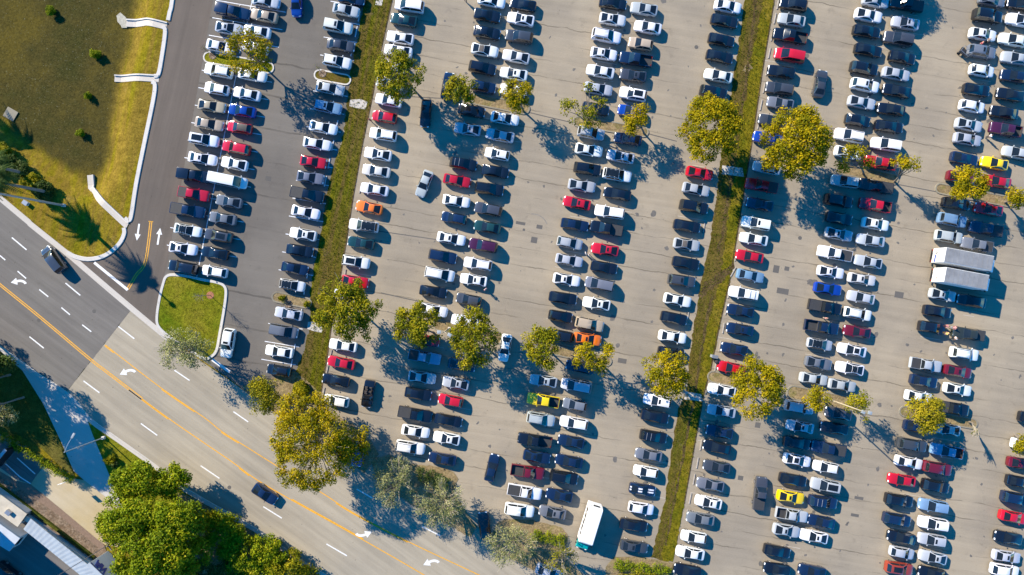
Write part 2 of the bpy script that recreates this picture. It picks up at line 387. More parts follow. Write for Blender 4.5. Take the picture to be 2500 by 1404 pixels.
fur = [(1846, -20), (1838, 70), (1826, 150), (1812, 250), (1795, 340), (1782, 440), (1768, 540), (1752, 620)]
fur2 = [(1738, 720), (1722, 800), (1708, 880), (1696, 960), (1680, 1040), (1662, 1140), (1642, 1240), (1625, 1330)]
for f_, w_ in ((fur, 5.0), (fur2, 4.0)):
    pth = smooth_path(f_, 8); L_ = [(x - w_ * rnd.uniform(.2, 1.2), y) for x, y in pth]; R_ = [(x + w_ * rnd.uniform(.2, 1.3), y + 3) for x, y in pth]
    sheet('furrow', L_ + R_[::-1], .0365, M['soil'], 'dark worn furrow along the right grass strip')
lines('lot_edge_shade', [s1r[1:-1], s2r[1:-1]], .22, .0385, M['soil'], 'dark asphalt edge with painted-in shadow between grass strips and pale lot')  # dark asphalt edge and the shadow beside it, painted as one ribbon
sheet('mulch_bed', [(655, 925), (720, 905), (790, 965), (795, 1000), (860, 1035), (905, 1075), (925, 1110), (890, 1155), (760, 1066), (650, 990), (590, 945)], 0.035, M['mulch'], 'brown bed beneath the big yellow green tree', ragged=1.5)
sheet('mulch_bed', [(1000, 1132), (1060, 1138), (1108, 1152), (1118, 1170), (1108, 1205), (1140, 1250), (1165, 1285), (1150, 1312), (1000, 1228), (925, 1180), (905, 1120), (950, 1110)], 0.041, M['mulch'], 'brown bed under the grey green trees', ragged=1.5)
sheet('mulch_bed', [(1235, 1266), (1300, 1270), (1372, 1288), (1386, 1302), (1384, 1330), (1370, 1352), (1420, 1400), (1480, 1470), (1330, 1408), (1225, 1352), (1195, 1325), (1210, 1280)], 0.035, M['mulch'], 'brown bed with hedge left of the bus', ragged=1.5)
sheet('mulch_bed', [(1478, 1385), (1500, 1360), (1560, 1358), (1642, 1374), (1640, 1480), (1478, 1480)], 0.035, M['mulch'], 'bed at the foot of the right grass strip', ragged=1.0)
sheet('verge', [(208, 1012), (226, 1060), (280, 1192), (330, 1300), (560, 1480), (830, 1480), (795, 1412), (700, 1350), (620, 1296), (450, 1198), (380, 1142), (290, 1078)], 0.02, M['island'], 'grass verge on the near side of the road')
sheet('soil_bank', [(430, 1195), (470, 1215), (610, 1292), (700, 1350), (795, 1412), (830, 1480), (560, 1480), (440, 1350)], 0.026, M['mulch'], 'bare soil bank beneath the roadside bushes', ragged=1.5)
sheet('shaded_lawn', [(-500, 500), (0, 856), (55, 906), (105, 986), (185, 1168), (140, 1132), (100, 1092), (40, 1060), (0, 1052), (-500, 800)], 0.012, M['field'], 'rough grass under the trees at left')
sheet('sidewalk', [(-500, 465), (0, 844), (163, 959), (215, 1020), (226, 1060), (280, 1192), (330, 1268), (262, 1216), (205, 1172), (180, 1150), (150, 1080), (105, 985), (55, 905), (0, 856), (-500, 500)], 0.018, M['walk'], 'pale concrete driveway and sidewalk')
sheet('plaza', [(-300, 940), (0, 1080), (60, 1095), (110, 1140), (160, 1165), (205, 1172), (300, 1245), (345, 1275), (335, 1345), (256, 1330), (0, 1157), (-300, 960)], 0.014, M['plaza'], 'tan stained concrete drive')
sheet('plaza', [(-120, 1000), (45, 1082), (108, 1137), (98, 1150), (86, 1166), (75, 1182), (40, 1170), (0, 1142), (-120, 1060)], 0.022, M['darkpave'], 'dark paved fan with pale joints')
sheet('gravel_strip', [(-300, 960), (0, 1157), (250, 1325), (262, 1348), (238, 1378), (100, 1275), (0, 1194), (-300, 990)], 0.03, M['bark'], 'brown gravel strip beside the building', ragged=0.8)
sheet('gravel_edge', [(0, 1150), (38, 1173), (75, 1182), (150, 1243), (256, 1332), (250, 1345), (150, 1262), (60, 1200), (0, 1160)], 0.036, plain('path_brown', (0.19, 0.125, 0.085), 0.9, var=0.2), 'smooth brown edge of the gravel strip')
sheet('yard', [(-500, 900), (0, 1194), (238, 1380), (330, 1480), (330, 1900), (-500, 1900)], 0.004, M['road_new'], 'grey service yard between the buildings')
lines('plaza_joints', [[(42, 1118), (58, 1132), (86, 1157)], [(14, 1132), (50, 1165), (75, 1181)]], 0.18, 0.028, M['white_line'], 'pale joints in the dark paving')
# flumes
def flume(path, w, label):
    pts = []
    for (x0, y0), (x1, y1) in zip(path, path[1:]):
        n = max(2, int(math.hypot(x1 - x0, y1 - y0) / 8)); pts += [(lerp(x0, x1, k / n), lerp(y0, y1, k / n)) for k in range(n)]
    pts.append(path[-1]); mb = MB(); kb = MB(); Q = []
    for i, p in enumerate(pts):
        a = P(*pts[max(i - 1, 0)]); c = P(*pts[min(i + 1, len(pts) - 1)]); d = (c - a).normalized(); s = Vector((-d.y, d.x, 0)); z = max(pond(*p), -1.3) + .09
        q = P(*p); L_ = q + s * w / 2; R_ = q - s * w / 2; Q.append((L_, R_, s, z))
    V = []; KV = []
    for L_, R_, s, z in Q:
        up = Vector((0, 0, z)); V += [L_ + up - Vector((0, 0, .5)), L_ + up, R_ + up, R_ + up - Vector((0, 0, .5))]
        KV += [L_ + up + s * .02 - Vector((0, 0, .3)), L_ + up + s * .02 + Vector((0, 0, .17)), L_ + up - s * .2 + Vector((0, 0, .17)), L_ + up - s * .2 - Vector((0, 0, .3))]
    n = len(Q); F = [[i * 4 + k, i * 4 + k + 1, i * 4 + 5 + k, i * 4 + 4 + k] for i in range(n - 1) for k in range(3)] + [[0, 3, 2, 1], [(n - 1) * 4, n * 4 - 3, n * 4 - 2, n * 4 - 1]]
    for nm, vv, mm, lb in (('flume', V, M['walk'], label), ('flume_wall', KV, M['kerb'], 'low kerb of the ' + label)):
        o = mesh_obj(nm, vv, F, mm); bm = bmesh.new(); bm.from_mesh(o.data); bmesh.ops.recalc_face_normals(bm, faces=bm.faces[:]); bm.to_mesh(o.data); bm.free(); struct(o, lb)
def lerp(a, b, t): return a + (b - a) * t
flume([(407, 64), (392, 60), (355, 51), (297, 48)][::-1], 1.25, 'upper concrete flume draining to the pond')
flume([(388, 192), (372, 191), (268, 185)][::-1], 1.15, 'middle concrete flume draining to the pond')
flume([(208, 424), (211, 458), (306, 547), (312, 550)], 1.1, 'bent lower concrete flume draining to the pond')
rp = sheet('riprap', [(270, 28), (283, 24), (297, 34), (296, 58), (285, 62), (276, 45)], 0, M['stone'], 'pale stone patch at the flume mouth', ragged=2.5, solid=.3); rp.location.z = pond(284, 45) + .1
# kerbs
kerb('kerb', [(500, -700), (440, -170), (421, 0), (415, 30), (411, 50)], 0.75, 0.15, M['kerb'], 'white kerb of the access road above the upper flume')
kerb('kerb', [(397, 66), (404, 78), (394, 150), (387, 182), (377, 186)], 0.75, 0.15, M['kerb'], 'white kerb of the access road between the flumes')
kerb('kerb', [(371, 200), (379, 208), (374, 249), (353, 350), (333, 450), (321, 527), (314, 538), (305, 533)], 0.75, 0.15, M['kerb'], 'white kerb of the access road beside the lawn')
kerb('kerb', [(303, 556), (304, 570), (294, 592), (272, 614), (246, 628), (214, 633), (184, 627), (165, 617)], 0.75, 0.15, M['kerb'], 'white kerb curving around the lawn corner')
kerb('gutter', [(-700, -92), (0, 484), (75, 548), (165, 620), (240, 684), (320, 752), (380, 802), (410, 826)], 0.95, 0.03, M['walk'], 'pale gutter along the far road edge', sm=3)
kerb('gutter', [(-700, 315), (0, 850), (163, 962), (215, 1022), (290, 1076), (380, 1140), (450, 1195), (620, 1292), (700, 1347), (795, 1408), (1300, 1695)], 0.8, 0.06, M['walk'], 'pale kerb along the near road edge', sm=3)
# green island
isl = [(400, 690), (406, 676), (420, 671), (455, 674), (490, 682), (532, 690), (549, 700), (552, 720), (546, 765), (537, 815), (529, 855), (515, 871), (497, 874), (450, 846), (412, 820), (388, 797), (384, 772), (391, 725)]
sheet('island', isl, 0.1, M['island'], 'grass island at the lot entrance')
kerb('kerb', isl, 0.5, 0.15, M['kerb'], 'white kerb around the grass island', closed=True, z=0.0)
# planted beds
def bed(a, b, w, m, kb, label, kh=0.12, taper=True):
    ax, ay = a; bx, by = b; L = math.hypot(bx - ax, by - ay); ux, uy = (bx - ax) / L, (by - ay) / L; px, py = -uy, ux
    h = w / 2; pts = []
    for t0, cx, cy in ((90, ax + h * ux, ay + h * uy), (-90, bx - h * ux, by - h * uy)):
        for k in range(7):
            t = R(t0 + 30 * k)
            pts.append((cx + h * (math.cos(t) * ux + math.sin(t) * px), cy + h * (math.cos(t) * uy + math.sin(t) * py)))
    sheet('planting_bed', pts, 0.08, m, label, ragged=0)
    kerb('kerb', pts, 0.28, kh, kb, 'kerb around the ' + label, closed=True, sm=0)
bed((498, 138), (668, 168), 26, M['island'], M['kerb'], 'grass bed under the wide tree in the dark lot')
bed((768, 181), (856, 197), 24, M['grass'], M['kerb'], 'grass bed in the right row of the dark lot')
bed((665, 723), (760, 742), 24, M['mulch'], M['oldkerb'], 'scrubby bed at the lower right of the dark lot')
bed((1152, 240), (1292, 268), 26, M['mulch'], M['oldkerb'], 'long bed below the upper middle rows')
bed((1400, 295), (1582, 324), 24, M['mulch'], M['oldkerb'], 'long bed below the upper centre rows')
bed((1058, 790), (1228, 828), 26, M['mulch'], M['oldkerb'], 'long bed across the lower middle rows')
bed((1332, 850), (1492, 884), 22, M['mulch'], M['oldkerb'], 'long bed across the lower centre rows')
bed((2045, 410), (2192, 440), 26, M['mulch'], M['oldkerb'], 'long bed across the upper right rows')
bed((2284, 458), (2478, 496), 24, M['mulch'], M['oldkerb'], 'long bed near the right edge')
bed((1922, 955), (2110, 992), 32, M['mulch'], M['oldkerb'], 'long bed across the lower right rows')
bed((2196, 1002), (2385, 1036), 24, M['mulch'], M['oldkerb'], 'long bed near the lower right corner')
bed((1728, 917), (1830, 938), 26, M['mulch'], M['oldkerb'], 'short bed beside the right grass strip')
# seams running on from the beds
lines('pavement_seam', [[(1282, 272), (1330, 284), (1400, 300)], [(1580, 326), (1652, 345)], [(925, 232), (1075, 240), (1155, 258)], [(2190, 450), (2285, 468)], [(2470, 500), (2560, 515)], [(930, 715), (1000, 731), (1070, 745)], [(895, 560), (1100, 590)]], 0.16, 0.006, M['patch'], 'dark seams across the pale lot')
# slabs and culverts
for p, lb in (([(855, 244), (880, 242), (897, 249), (893, 267), (870, 264), (853, 259)], 'pale slab on the left grass strip'),
              ([(752, 786), (770, 785), (790, 800), (785, 812), (765, 808), (750, 803)], 'slab crossing at the foot of the left grass strip'),
              ([(1763, 404), (1812, 410), (1816, 432), (1762, 425)], 'slab crossing the right grass strip'),
              ([(1672, 955), (1712, 962), (1716, 980), (1670, 975)], 'lower slab crossing the right grass strip'),
              ([(918, 2), (935, 0), (932, 14), (916, 12)], 'small slab at the top of the left grass strip')):
    sheet('slab', p, 0.05, M['walk'], lb, solid=0.1)
sheet('washout', [(1704, 722), (1722, 690), (1748, 672), (1790, 642), (1796, 652), (1760, 690), (1738, 705), (1712, 730)], 0.036, M['soil'], 'eroded dirt gully across the right grass strip', ragged=3)
sheet('washout', [(1818, 160), (1830, 158), (1838, 168), (1822, 176), (1814, 172)], 0.036, M['mulch'], 'bare dirt spot on the right grass strip', ragged=2)
# asphalt patches
for k, (x, y, w, h) in enumerate([(1271, 545, 1.6, .5), (1317, 554, 1, .65), (1279, 561, .4, .4), (1304, 586, 1.05, 1.0), (1895, 657, 1.0, 1.25), (1921, 656, .8, .7), (1911, 711, 2.0, .95), (2195, 720, 1.5, 1.05), (1519, 881, 1.45, .8), (2097, 1216, 1.5, .5), (2087, 1258, 1.35, .5), (1808, 1167, .9, .75), (655, 436, .95, .75), (1850, 1038, .9, .9)]):
    c = P(x, y); ang = AX; ux = Vector((math.cos(ang), math.sin(ang), 0)); uy = Vector((-ux.y, ux.x, 0)); z = Vector((0, 0, .005))
    struct(mesh_obj('asphalt_patch', [c - ux * w / 2 - uy * h / 2 + z, c + ux * w / 2 - uy * h / 2 + z, c + ux * w / 2 + uy * h / 2 + z, c - ux * w / 2 + uy * h / 2 + z], [[0, 1, 2, 3]], M['patch']), 'dark rectangular asphalt patch')
# oil drips and rubber marks on the pale lot and aisles
V = []; F = []; ro = random.Random(11)
strip2 = s2l + s2r
for k in range(420):
    x, y = ro.uniform(800, 2550), ro.uniform(-20, 1420)
    if x < 960 - .17 * y or inside((x, y), strip2) or (y > 950 and x < 900 + (y - 950)): continue
    c = P(x, y); r_ = ro.uniform(.08, .34) * (1 if ro.random() < .85 else 1.8); n = 9; st_ = len(V); el_ = ro.uniform(.5, 1); an = ro.uniform(0, 3)
    for q in range(n):
        t = 2 * math.pi * q / n; rr = r_ * ro.uniform(.6, 1.2); u, w_ = rr * math.cos(t), rr * math.sin(t) * el_
        V.append((c.x + u * math.cos(an) - w_ * math.sin(an), c.y + u * math.sin(an) + w_ * math.cos(an), .0055))
    F.append(list(range(st_, st_ + n)))
c = P(1984, 690); st_ = len(V)
for q in range(16):
    t = 2 * math.pi * q / 16; rr = 1.0 * ro.uniform(.75, 1.15); V.append((c.x + rr * math.cos(t), c.y + rr * .6 * math.sin(t), .0056))
F.append(list(range(st_, st_ + 16)))
struct(mesh_obj('oil_stains', V, F, M['oil']), 'dark oil drips on the pale lot')
tyre = []
for (x, y, R0, t0_, t1_) in ((1300, 560, 2.6, 20, 95), (1330, 700, 5.5, -60, 30), (1860, 1290, 4, -30, 40), (1150, 520, 4, 200, 260), (1290, 760, 6, 300, 350), (2140, 380, 5, 120, 180)):
    tyre.append([(x + R0 * S * math.cos(R(t0_ + (t1_ - t0_) * k / 8)), y - R0 * S * math.sin(R(t0_ + (t1_ - t0_) * k / 8))) for k in range(9)])
lines('tyre_marks', tyre, .16, .0058, plain('tyre_mark', (0.20, 0.175, 0.145), .85, var=.3), 'curved tyre marks on the pale lot')
mh = MB()
for x, y in ((2123, 231), (1953, 581), (1405, 583), (1700, 115), (95, 782), (560, 1190), (700, 1180), (230, 760)): c = P(x, y); mh.tube([(c.x, c.y, .002), (c.x, c.y, .013)], [.33, .33], 14)
struct(mh.build('manhole_cover', M['patch']), 'round manhole covers')
# stall lines, dark lot
def zt(ox, oy, x, y): return (ox + x / 4.012, oy + y / 4.012)
segs = []
for i in range(21):            # long lines through both left rows
    t = i; y0 = 0.5 + 42.7 * i
    x0 = 527 - 8.55 * i
    if 120 < y0 < 165: continue
    if y0 > 640: break
    segs.append([(x0, y0), (x0 + 171, y0 + 29.5)])
for i in range(21):
    y0 = 3 + 43.7 * i; x0 = 807 - 8.45 * i
    if 160 < y0 < 215 or 690 < y0 < 760 or y0 > 900: continue
    segs.append([(x0, y0), (x0 + 84, y0 + 14)])
lines('stall_lines', segs, 0.13, 0.006, M['stall_line'], 'white stall lines in the dark lot')
lines('stall_lines', [[(616, 0), (602, 62)], [(597, 80), (585, 130)], [(576, 185), (480, 678)]], 0.12, 0.0065, M['stall_line'], 'white line between the two left rows')
worn = []
rn = random.Random(5)
for (xa, ya, xb, yb, ln) in ((955, 30, 800, 960, 70), (1175, 20, 985, 1100, 78), (1255, 30, 1060, 1120, 82), (1460, 20, 1255, 1240, 78), (1550, 30, 1330, 1240, 80), (1735, 20, 1525, 1330, 80), (1885, 20, 1650, 1370, 78), (2100, 20, 1880, 1370, 78), (2190, 30, 1960, 1370, 82), (2385, 20, 2150, 1370, 78), (2460, 30, 2220, 1370, 82)):
    n = int((yb - ya) / 42)
    for i in range(n):
        if rn.random() < .45: continue
        t = i / n; x = xa + (xb - xa) * t; y = ya + (yb - ya) * t; a = rn.uniform(0, .35); b = rn.uniform(.55, 1)
        worn.append([(x + ln * a, y + ln * a * .17), (x + ln * b, y + ln * b * .17)])
lines('worn_stall_lines', worn, 0.09, 0.0062, M['faint_line'], 'worn faint stall lines in the pale lot')
# road markings
dash = [((29, 580), (65, 610)), ((-30, 530), (-5, 552)), ((43, 662), (64, 680)), ((0, 624), (13, 635)), ((160, 691), (196, 721)), ((96, 707), (118, 724.5)), ((150, 751), (171, 768.5)), ((201, 793), (223, 810)), ((289, 797), (328, 827)), ((72, 822), (107, 850)), ((204, 930), (243, 959)), ((344, 1034), (384, 1063)), ((426, 904), (463, 929)), ((570, 1005), (606, 1030)), ((490, 1137), (536, 1168)), ((643, 1237), (688, 1265)), ((797, 1328), (847, 1357)), ((871, 1194), (909, 1216)), ((960, 1420), (1010, 1448)), ((1030, 1285), (1075, 1308))]
lines('lane_dashes', [list(d) for d in dash], 0.2, 0.014, M['white_line'], 'white lane dashes on the main road')
y1 = [(-400, 372), (0, 695), (100, 776), (219, 876), (262, 909), (374, 994), (451, 1049), (567, 1128), (625, 1170), (712, 1221), (849, 1297), (998, 1382), (1130, 1460)]
def off(path, d):
    out = []
    for i, p in enumerate(path):
        a = path[max(i - 1, 0)]; b = path[min(i + 1, len(path) - 1)]; l = math.hypot(b[0] - a[0], b[1] - a[1])
        out.append((p[0] - (b[1] - a[1]) / l * d, p[1] + (b[0] - a[0]) / l * d))
    return out
sm1 = smooth_path(y1, 4)
lines('centre_line', [off(sm1[:20], 2.2), off(sm1[:20], -2.2), sm1[19:], off(sm1[18:23], 2.3), off(sm1[29:32], 2.5), off(sm1[36:42], -2.5)], 0.17, 0.014, M['yellow_line'], 'yellow centre lines of the main road')
y2 = [(257, 842), (294, 871), (396, 949), (498, 1019), (541, 1053), (600, 1090), (672, 1135), (784, 1202), (861, 1251), (996, 1322), (1170, 1404), (1300, 1465)]
sm2 = smooth_path(y2, 4)
lines('turn_lane_line', [sm2, off(sm2[0:4], 2.6), off(sm2[8:12], 2.4), off(sm2[16:20], 2.5), off(sm2[30:37], 2.4)], 0.16, 0.014, M['yellow_line'], 'yellow turn lane line of the main road')
acc = smooth_path([(368.5, 541), (363, 590), (356, 635), (347, 656), (335, 668), (322, 689), (312, 706)], 4)
lines('centre_line', [off(acc, 2.4), off(acc, -2.4), [(363, 540.5), (374, 541.5)]], 0.16, 0.010, M['yellow_line'], 'double yellow line on the access road')
lines('stop_bar', [[(230, 641), (312, 708)]], 0.45, 0.0105, M['white_line'], 'white stop bar at the access road mouth')
lines('stop_bar', [[(518, 878), (561, 908)]], 0.5, 0.0105, M['white_line'], 'white stop bar below the grass island')
def arrow(c, ang, pts, label, sc=1.0, z=0.0145):
    o = P(*c); ca, sa = math.cos(R(ang)), math.sin(R(ang)); v = [(o.x + (x * ca - y * sa) * sc, o.y + (x * sa + y * ca) * sc, z) for x, y in pts]
    bm = bmesh.new(); f = bm.faces.new([bm.verts.new(q) for q in v]); f.normal_update()
    if f.normal.z < 0: f.normal_flip()
    bmesh.ops.triangulate(bm, faces=[f]); me = bpy.data.meshes.new('lane_arrow'); bm.to_mesh(me); bm.free(); me.materials.append(M['white_line'])
    struct(link(bpy.data.objects.new('lane_arrow', me)), label)
straight = [(-1.5, -.16), (.35, -.16), (.35, -.52), (1.5, 0), (.35, .52), (.35, .16), (-1.5, .16)]
arrow((337, 567), -98, straight, 'white straight arrow pointing down the access road', 0.95)
arrow((388, 577), 81, straight, 'white straight arrow pointing up the access road', 0.95)
turn = []
for k in range(9):
    t = R(8 + 88 * k / 8); turn.append((1.35 * math.cos(t), 1.0 * math.sin(t) - .35))
head = [(-.15, 1.02), (-1.15, .45), (-.15, -.12)]
inner = []
for k in range(9):
    t = R(96 - 88 * k / 8); inner.append((.95 * math.cos(t), .62 * math.sin(t) - .35))
tp = turn + head + inner
arrow((45, 693), 12, tp, 'curved left turn arrow on the grey road stretch', 1.05)
arrow((312, 913), 26, tp, 'worn curved turn arrow near the asphalt joint', 1.1)
arrow((888, 1299), 203, tp, 'curved turn arrow at the edge of the big tree shade', 1.1)
arrow((1053, 1378), 26, tp, 'curved turn arrow at the bottom of the road', 1.1)
# ------------------------------------------------------------------ vehicles
def lerp(a, b, t): return a + (b - a) * t
class Body:
    """a car body lofted through cross sections; x runs back to front, all in metres"""
    def __init__(s, L, W, st, cab, zb=0.24, bed=None, belt=0.0):
        # st: (x/L*2, width factor, top height, bottom height); cab: rear glass base/top, windscreen top/base x, roof height, roof half width factor
        s.L, s.W, s.cab = L, W, cab; hw = W / 2; s.sec = []
        xs = [q[0] for q in st]
        extra = [cab[0], cab[1], (cab[1] * 2 + cab[2]) / 3, (cab[1] + cab[2] * 2) / 3, cab[2], cab[3]]
        allx = sorted(set(xs + extra + ([bed[0], bed[0] + .002, bed[1], bed[1] - .002] if bed else [])))
        def ip(x, k):
            for a, b in zip(st, st[1:]):
                if a[0] <= x <= b[0]: return lerp(a[k], b[k], (x - a[0]) / (b[0] - a[0]))
            return st[-1][k]
        s.cabf = {}
        for x in allx:
            w = hw * ip(x, 1); top = ip(x, 2); bot = ip(x, 3); X = x * L / 2
            low = min(top - .06, .56)
            pts = [(w * .86, bot), (w * .97, bot + .08), (w, low), (w * .985, max(low + .02, top - .13))]
            r0, r1, w1, w0 = cab[:4]; rz = cab[4]; rw = hw * cab[5]
            if r0 <= x <= w0:
                if x < r1: f = (x - r0) / max(r1 - r0, 1e-6)
                elif x > w1: f = (w0 - x) / max(w0 - w1, 1e-6)
                else: f = 1.0
                arch = 0.035 * (1 - ((x - (r1 + w1) / 2) / ((w1 - r1) / 2 + 1e-6)) ** 2) if r1 <= x <= w1 else 0
                rzz = rz + arch
                bw = w * .95
                e = lerp(bw * .93, rw, f)
                pts += [(bw, top), (e, lerp(top + .012, rzz - .055, f)), (e * .8, lerp(top + .02, rzz - .012, f)), (e * .42, lerp(top + .03, rzz + .012, f)), (0, lerp(top + .035, rzz + .018, f))]
            elif bed and bed[0] < x < bed[1]:
                fl = bed[2]; pts += [(w * .95, top), (w * .87, top - .01), (w * .86, fl), (w * .42, fl), (0, fl)]
            else:
                pts += [(w * .93, top - .01), (w * .82, top + .015), (w * .62, top + .03), (w * .3, top + .04), (0, top + .042)]
            s.sec.append((X, pts))
        s.allx = allx
    def mesh(s, name, mats, bedm=None, bed=None, sharp=34):
        n = len(s.sec[0][1]); V = []; F = []; FM = []
        ring = 2 * n - 1
        for X, p in s.sec:
            V += [(X, -y, z) for y, z in p] + [(X, y, z) for y, z in p[-2::-1]]
        for i in range(len(s.sec) - 1):
            for k in range(ring - 1):
                a = i * ring + k; F.append([a, a + ring, a + ring + 1, a + 1])
                m = 1 if k in (0, ring - 2) else 0
                if bed and bed[0] < (s.allx[i] + s.allx[i + 1]) / 2 < bed[1] and 5 <= k <= ring - 7: m = 2
                FM.append(m)
            F.append([i * ring + ring - 1, (i + 1) * ring + ring - 1, (i + 1) * ring, i * ring]); FM.append(1)
        F.append(list(range(ring))); FM.append(0)
        F.append([(len(s.sec) - 1) * ring + k for k in range(ring)][::-1]); FM.append(0)
        o = mesh_obj(name, V, F, mats, None, FM)
        bm = bmesh.new(); bm.from_mesh(o.data); bmesh.ops.recalc_face_normals(bm, faces=bm.faces[:]); bm.to_mesh(o.data); bm.free()
        o.data.polygons.foreach_set('use_smooth', [True] * len(o.data.polygons)); o.data.set_sharp_from_angle(angle=R(sharp))
        me = o.data; bpy.data.objects.remove(o); return me
    def at(s, x):
        X = x * s.L / 2
        for (xa, pa), (xb, pb) in zip(s.sec, s.sec[1:]):
            if xa <= X <= xb:
                t = (X - xa) / (xb - xa + 1e-9); return [(lerp(a[0], b[0], t), lerp(a[1], b[1], t)) for a, b in zip(pa, pb)]
        return s.sec[-1][1]
    def top(s, x, y):
        p = s.at(x); y = abs(y); q = [c for c in p[4:]][::-1]
        for a, b in zip(q, q[1:]):
            if a[0] <= y <= b[0]: return lerp(a[1], b[1], (y - a[0]) / (b[0] - a[0] + 1e-9))
        return q[-1][1]
    def panel(s, name, x0, x1, y0, y1, offz, m, nx=4, ny=4, y0b=None, y1b=None):
        """a sheet lying on the upper surface, x in half lengths, y in metres; y0b/y1b: width at x1"""
        y0b = y0 if y0b is None else y0b; y1b = y1 if y1b is None else y1b
        V = []; F = []
        for i in range(nx + 1):
            t = i / nx; x = lerp(x0, x1, t)
            for j in range(ny + 1):
                y = lerp(lerp(y0, y0b, t), lerp(y1, y1b, t), j / ny); V.append((x * s.L / 2, y, s.top(x, y) + offz))
        for i in range(nx):
            for j in range(ny):
                a = i * (ny + 1) + j; F.append([a, a + ny + 1, a + ny + 2, a + 1])
        return mk(name, V, F, m, 60)
    def side_glass(s, sgn, r0, r1, w1, w0, split=None):
        V = []; F = []
        def pt(x, f):
            p = s.at(x); a, b = p[4], p[5]; y = lerp(a[0], b[0], f); z = lerp(a[1], b[1], f)
            return (x * s.L / 2, sgn * (y + .012), z + .004)
        def quad(xb0, xb1, xt0, xt1):
            n = len(V); k = 3
            for j in range(k + 1):
                t = j / k; V.append(pt(lerp(xb0, xb1, t), .12)); V.append(pt(lerp(xt0, xt1, t), .86))
            for j in range(k):
                q = [n + 2 * j, n + 2 * j + 2, n + 2 * j + 3, n + 2 * j + 1]; F.append(q if sgn < 0 else q[::-1])
        xb0, xb1 = lerp(r0, r1, .30), lerp(w0, w1, .25); xt0, xt1 = lerp(r0, r1, .92), lerp(w0, w1, .88)
        if split is None: quad(xb0, xb1, xt0, xt1)
        else:
            for sp in ([(-9, split), (split + .03, 9)]):
                quad(max(xb0, sp[0]), min(xb1, sp[1]), max(xt0, sp[0]), min(xt1, sp[1]))
        return mk('side_window', V, F, M['glass'])
def mk(name, V, F, m, smooth=None):
    o = mesh_obj(name, V, F, m, None, None, smooth); me = o.data; bpy.data.objects.remove(o); return me
def mbmesh(name, mb, mats, smooth=None):
    o = mb.build(name, mats, None, smooth); me = o.data; bpy.data.objects.remove(o); return me
def wheel_mesh(r=.33, w=.22):
    mb = MB(); mb.tube([(0, -w / 2, 0), (0, -w / 2 + .03, 0), (0, w / 2 - .03, 0), (0, w / 2, 0)], [r * .9, r, r, r * .9], 20)
    return mbmesh('wheel', mb, M['tyre'], 40)
def rim_mesh(r=.23, w=.225):
    mb = MB(); mb.tube([(0, -w / 2, 0), (0, w / 2, 0)], [r, r], 14)
    for k in range(5):
        a = 2 * math.pi * k / 5; mb.box((math.cos(a) * r * .5, 0, math.sin(a) * r * .5), (r * .9, w + .012, .05), 0, tilt=Matrix.Rotation(-a, 4, 'Y'))
    return mbmesh('rim', mb, M['rim'])
WHEEL, RIM = wheel_mesh(), rim_mesh()
def lamp_mesh(name, m, b, x, y0, y1, z, front):
    V = []; F = []; n = 4
    for j in range(n + 1):
        y = lerp(y0, y1, j / n); ax = abs(y) / (b.W / 2); back = (ax ** 3) * .13
        X = (b.L / 2) * x - (back if front else -back)
        for dx, dz in ((.03, 0), (-.03, .12), (-.16, .135)):
            V.append((X + (dx if front else -dx), y, z + dz))
    for j in range(n):
        for k in range(2): a = j * 3 + k; F.append([a, a + 3, a + 4, a + 1])
    return mk(name, V, F, m, 60)
def make_kind(L, W, st, cab, wheels, split=None, bed=None, rear_glass=True, ws=(.03, .97), rg=(.04, .95), lampz=.66, tailz=.74):
    b = Body(L, W, st, cab, bed=bed); hw = W / 2; r0, r1, w1, w0 = cab[:4]; rw = hw * cab[5]
    parts = [('body', b.mesh('body', [M['paint'], M['trim'], M['liner']], bed=bed), (0, 0, 0), None)]
    gy0 = hw * .95 * .93 * b.at(w0)[4][0] / (b.at(w0)[4][0]); gb = b.at(w0)[5][0]; gt = b.at(w1)[5][0]
    x0, x1 = lerp(w0, w1, ws[1]), lerp(w0, w1, ws[0])
    parts.append(('windshield', b.panel('windshield', x0, x1, -lerp(gb, gt, ws[1]) * .95, lerp(gb, gt, ws[1]) * .95, .014, M['glass'], 4, 6, -lerp(gb, gt, ws[0]) * .95, lerp(gb, gt, ws[0]) * .95), (0, 0, 0), None))
    if rear_glass:
        gb2 = b.at(r0)[5][0]; gt2 = b.at(r1)[5][0]; x0, x1 = lerp(r0, r1, rg[0]), lerp(r0, r1, rg[1])
        parts.append(('rear_window', b.panel('rear_window', x0, x1, -lerp(gb2, gt2, rg[0]) * .9, lerp(gb2, gt2, rg[0]) * .9, .014, M['glass'], 4, 6, -lerp(gb2, gt2, rg[1]) * .9, lerp(gb2, gt2, rg[1]) * .9), (0, 0, 0), None))
    for sg in (-1, 1): parts.append(('side_window', b.side_glass(sg, r0, r1, w1, w0, split), (0, 0, 0), None))
    for wx in wheels:
        for sg in (-1, 1): parts.append(('wheel', WHEEL, (wx * L / 2, sg * (hw - .10), .33), None))
    hl = .955
    yl = hw * .80
    for sg in (-1, 1):
        parts.append(('headlight', lamp_mesh('headlight', M['lamp'], b, hl + .02, sg * yl * .55, sg * yl * .98, lampz, True), (0, 0, 0), None))
        parts.append(('tail_light', lamp_mesh('tail_light', M['tail'], b, -.985, sg * yl * .62, sg * yl * 1.04, tailz, False), (0, 0, 0), None))
        mb = MB(); mx = lerp(w0, w1, .16) * L / 2; mz = b.at(w0)[4][1] + .06
        mb.box((mx, sg * (hw + .07), mz), (.11, .2, .13), sg * -.2, 0, .03)
        parts.append(('side_mirror', mbmesh('side_mirror', mb, M['paint'], 40), (0, 0, 0), None))
    return b, parts
